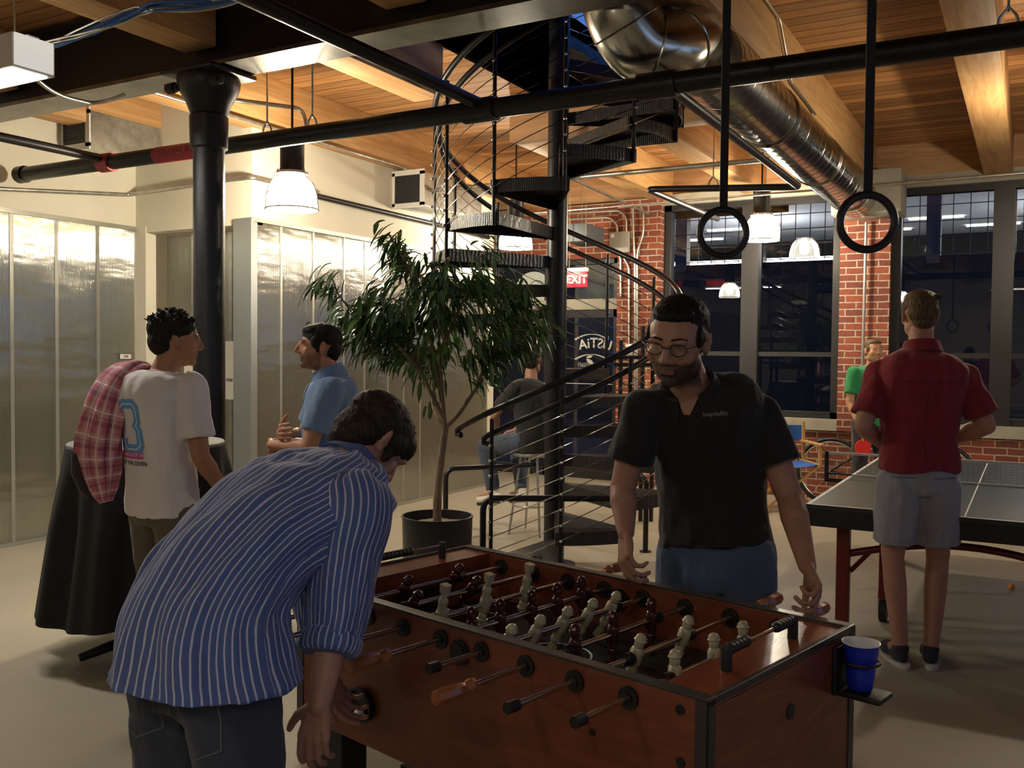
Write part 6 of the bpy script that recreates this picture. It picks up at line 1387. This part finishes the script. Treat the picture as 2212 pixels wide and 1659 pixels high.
# ---- 5. red shirt, back view
def p_red():
    pos = at(1972, 1432, z=0); hd = VIEW-6; Lc, s, f = local(pos, hd); k = 1.07; sk = skin_mat('skin_rosy', (.50, .26, .19), (.36, .16, .13)); sk_ = k
    pe_ = person('person in dark red shirt and grey shorts, back turned, at the table tennis table', pos)
    c = Lc(.0, .03, 1.755); R = frame(V((0, 0, 1))+f*.05, f)
    hips = [Lc(-.095, 0, .97), Lc(.095, 0, .97)]; kn = [Lc(-.105, .02, .54), Lc(.115, .02, .54)]; an = [Lc(-.072, -.03, .085), Lc(.075, -.03, .085)]; to = [Lc(-.085, .15, .03), Lc(.12, .14, .03)]
    shL, elL, wrL = Lc(-.205, .0, 1.465), Lc(-.285, -.06, 1.205), Lc(-.14, .17, 1.10); shR, elR, wrR = Lc(.205, .0, 1.465), Lc(.30, -.06, 1.215), Lc(.15, .16, 1.10)
    spine = [Lc(0, .0, .985), Lc(0, .0, 1.12), Lc(0, -.01, 1.32), Lc(0, -.03, 1.47), Lc(0, -.02, 1.59)]; tb = [(0, .185, .140), (.1, .180, .135), (.28, .172, .122), (.5, .186, .130), (.68, .206, .138), (.80, .206, .130), (.88, .172, .108), (.94, .118, .085), (1, .072, .068)]
    bm = newbm(); loft(bm, torso_rings(spine, s, s, .88, .86, tb)); capsule(bm, Lc(0, -.02, 1.54), .064, Lc(0, .0, 1.68), .058, 18); head_blobs(bm, c, R, k*.97)
    arm_blobs(bm, shR, elR, wrR, 1.05, 1.08); arm_blobs(bm, shL, elL, wrL, 1.05, 1.08); hand_blobs(bm, wrR, f*.8-s*.6, -s, 1, 40, k); hand_blobs(bm, wrL, f*.8+s*.6, s, -1, 40, k)
    legs_blobs(bm, None, 1.0, hips, kn, an, to); body_mesh(bm, sk, pe_, .0055, c, R, k, 0); hair_cap(c, R, k*.97, pe_, M['hair_brown'], 'quiff'); face_parts(c, R, k*.97, pe_, M['hair_brown'])
    red = cloth('dark_red_linen', (.235, .018, .032)); bm = newbm(); loft(bm, torso_rings(spine, s, s, 1.03, 1.05, tb)); sleeve_blobs(bm, shR, elR, .80, .066, .082); sleeve_blobs(bm, shL, elL, .80, .066, .082)
    for q in (shR, shL): capsule(bm, Lc(0, -.02, 1.51), .060, q, .062, 16)
    sh = link('shirt', remesh(bm, .008, 3, [(.016, 6, (1, 1, .5)), (.009, 15, (1, 1, .45)), (.005, 30, (.7, .7, .5))]), red, pe_, True, None); collar(Lc(0, -.02, 1.585), frame(V((0, 0, 1))+f*.2, f), .075, .070, .045, red, sh, .3)
    bv = BV(sh); b2 = newbm(); ribbon(b2, [(-.17, .005), (-.1, 0), (0, -.004), (.1, 0), (.17, .005)], .004); me_ = bpy.data.meshes.new('yoke_seam'); b2.to_mesh(me_); b2.free(); project(me_, Lc(0, -.15, 1.43), s, (0, 0, 1), bv, .002); link('yoke_seam', me_, cloth('red_seam', (.12, .01, .02)), sh, False)
    b2 = newbm(); ribbon(b2, [(-.004, .0), (-.004, -.40)], .006); me_ = bpy.data.meshes.new('back_pleat'); b2.to_mesh(me_); b2.free(); project(me_, Lc(0, -.15, 1.43), s, (0, 0, 1), bv, .002); link('back_pleat', me_, red, sh, False)
    gr = cloth('grey_cotton', (.33, .34, .40), var=.06); tj = trousers(pe_, 'shorts', gr, Lc(0, -.01, .86), Lc(0, -.005, 1.03), s, [Lc(-.095, -.01, .90), Lc(.095, -.01, .90)], kn, an, (.112, .104, .09), .40, .98, 1.0, .008, .007)
    bv = BV(tj)
    for sx_ in (-1, 1):
        b2 = newbm(); ribbon(b2, [(-.055, 0), (.055, 0)], .006); me_ = bpy.data.meshes.new('pocket_slit'); b2.to_mesh(me_); b2.free(); project(me_, Lc(sx_*.095, -.15, .955), s, (0, 0, 1), bv, .0015); link('pocket_slit', me_, cloth('grey_shadow', (.16, .16, .20)), tj, False)
    navy = cloth('navy_canvas', (.02, .022, .035))
    for a, b in zip(an, to): shoe(a, b, navy, pe_, M['sole'])
# ---- 6. green T-shirt, far end
def p_green():
    pos = at(1884, 760, d=9.0); hd = VIEW+180+6; Lc, s, f = local(pos, hd); k = .98; sk = skin_mat('skin_light', (.56, .30, .19), (.4, .17, .13))
    pe_ = person('person in a green T-shirt holding a red paddle before the brick pillar', pos)
    c = Lc(.01, .05, 1.60); R = frame(V((0, 0, 1)), f)
    hips = [Lc(-.09, 0, .90), Lc(.09, 0, .90)]; kn = [Lc(-.12, .03, .48), Lc(.12, .03, .48)]; an = [Lc(-.16, 0, .08), Lc(.16, 0, .08)]; to = [Lc(-.18, .17, .03), Lc(.18, .17, .03)]
    shR, elR, wrR = Lc(.18, .0, 1.39), Lc(.225, .02, 1.10), Lc(.185, .17, .875); shL, elL, wrL = Lc(-.18, .0, 1.39), Lc(-.23, .02, 1.10), Lc(-.10, .22, .90)
    spine = [Lc(0, 0, .88), Lc(0, 0, 1.02), Lc(0, 0, 1.22), Lc(0, -.01, 1.36), Lc(0, 0, 1.46)]
    bm = newbm(); loft(bm, torso_rings(spine, s, s, .88, .86)); capsule(bm, Lc(0, 0, 1.42), .058, Lc(0, .02, 1.54), .052, 16); head_blobs(bm, c, R, k); arm_blobs(bm, shR, elR, wrR, k); arm_blobs(bm, shL, elL, wrL, k)
    hand_blobs(bm, wrR, V((0, 0, -1))+f*.3, -s, 1, 50, k); hand_blobs(bm, wrL, s*.5+f*.5-V((0, 0, .5)), -f+V((0, 0, .3)), -1, 50, k); legs_blobs(bm, None, 1, hips, kn, an, to); body_mesh(bm, sk, pe_, .006, c, R, k, .15)
    face_parts(c, R, k, pe_, M['hair_dark']); hair_cap(c, R, k, pe_, M['hair_brown'], 'cropped')
    gm = cloth('green_cotton', (.02, .25, .085)); bm = newbm(); loft(bm, torso_rings(spine, s, s, 1.0, 1.0)); sleeve_blobs(bm, shR, elR, .7, .07, .07); sleeve_blobs(bm, shL, elL, .7, .07, .07)
    for q in (shR, shL): capsule(bm, Lc(0, -.01, 1.395), .06, q, .062, 16)
    link('t_shirt', remesh(bm, .009, 4, WR(.005, 9)), gm, pe_, True, None)
    trousers(pe_, 'trousers', cloth('dark_grey_cotton', (.035, .035, .04)), Lc(0, 0, .80), Lc(0, 0, .98), s, hips, kn, an)
    for a, b in zip(an, to): shoe(a, b, M['black_paint'], pe_, M['sole'])
    wx = wrR+V((0, 0, -.07))+f*.03; pc = wx+V((0, 0, -.12))+f*.02; pd = thing('table_tennis_paddle', 'red table tennis paddle hanging from the hand of the person in green', 'paddle', pc)
    nrm = (f+s*.1).normalized(); ux = V((0, 0, 1)); rx = nrm.cross(ux).normalized(); bm = newbm(); n = 36; A_ = []; B_ = []
    for j in range(n):
        t = 2*PI*j/n; p = pc+rx*math.cos(t)*.076+ux*math.sin(t)*.079; A_.append(bm.verts.new(p+nrm*.006)); B_.append(bm.verts.new(p-nrm*.006))
    bm.faces.new(A_); bm.faces.new(B_[::-1])
    for j in range(n): bm.faces.new((A_[j], B_[j], B_[(j+1) % n], A_[(j+1) % n]))
    finish('blade', bm, M['red_rubber'], pd); bm = newbm(); capsule(bm, pc+ux*.07, .012, pc+ux*.165, .014, 10); finish('handle', bm, M['pine'], pd)
    bp = wrL+(s*.5+f*.5-V((0, 0, .5))).normalized()*.10+f*.03+V((0, 0, .01)); bm = newbm(); ellipsoid(bm, bp, (.02,)*3); tag(finish('table_tennis_ball', bm, M['orange']), 'orange table tennis ball held by the person in green', 'ball')
# ---- 7. seated on the stool, back view
def p_seat():
    hd = VIEW+38; Lc, s, f = local((sx, sy), hd); k = 1.0; sk = skin_mat('skin_brown', (.42, .22, .14), (.3, .13, .1))
    pe_ = person('person in black and jeans sitting on the bar stool behind the spiral stair', (sx, sy))
    c = Lc(.06, .10, 1.475); R = frame(V((0, 0, 1))+f*.12, camdir(.25, .97))
    hips = [Lc(-.09, .02, .80), Lc(.09, .02, .80)]; kn = [Lc(-.20, .42, .72), Lc(.16, .42, .66)]; an = [Lc(-.16, .34, .31), Lc(.13, .30, .30)]; to = [Lc(-.18, .52, .26), Lc(.14, .47, .26)]
    spine = [Lc(0, 0, .715), Lc(0, -.02, .86), Lc(0, 0, 1.05), Lc(0, .04, 1.20), Lc(.02, .07, 1.315)]
    shL, elL, wrL = Lc(-.18, .04, 1.24), Lc(-.27, .20, 1.02), Lc(-.13, .36, .86); shR, elR, wrR = Lc(.18, .04, 1.24), Lc(.25, .22, 1.02), Lc(.10, .38, .86)
    bm = newbm(); loft(bm, torso_rings(spine, s, s, .88, .86)); capsule(bm, Lc(.01, .05, 1.27), .058, Lc(.04, .09, 1.41), .054, 16); head_blobs(bm, c, R, k); arm_blobs(bm, shR, elR, wrR); arm_blobs(bm, shL, elL, wrL)
    hand_blobs(bm, wrL, s*.5+f*.6-V((0, 0, .2)), V((0, 0, -1)), 1, 40); hand_blobs(bm, wrR, -s*.5+f*.6-V((0, 0, .2)), V((0, 0, -1)), -1, 40)
    legs_blobs(bm, None, 1, hips, kn, an, to); body_mesh(bm, sk, pe_, .006, c, R, k, 0); face_parts(c, R, k, pe_, M['hair_black']); hair_cap(c, R, k, pe_, M['hair_dark'], 'cropped')
    blk = cloth('black_cotton', (.013, .013, .015)); bm = newbm(); loft(bm, torso_rings(spine, s, s, 1.03, 1.05)); sleeve_blobs(bm, shR, elR, .7, .07, .072); sleeve_blobs(bm, shL, elL, .7, .07, .072)
    for q in (shR, shL): capsule(bm, Lc(.0, .035, 1.24), .062, q, .062, 16)
    link('t_shirt', remesh(bm, .009, 4, WR(.006, 9)), blk, pe_, True, None)
    trousers(pe_, 'jeans', cloth('washed_denim', (.05, .07, .11)), Lc(0, .0, .715), Lc(0, -.01, .90), s, hips, kn, an, (.10, .074, .06), .95)
    for a, b in zip(an, to):
        a, b = V(a), V(b); d = (b-a).normalized(); bm = newbm(); capsule(bm, a-d*.03-V((0, 0, .03)), .042, b-V((0, 0, .02)), .04, 14, asp=.85); capsule(bm, a-V((0, 0, .01)), .044, a+V((0, 0, .03)), .042, 14); o = link('shoe', remesh(bm, .006, 3), M['paper'], pe_, True, None)
        bm = newbm(); tube(bm, [a-d*.06-V((0, 0, .072)), b+d*.03-V((0, 0, .056))], .018, 8); finish('sole', bm, M['rubber'], o)
for fn in (p_white, p_polo, p_bend, p_black, p_red, p_green, p_seat): fn()
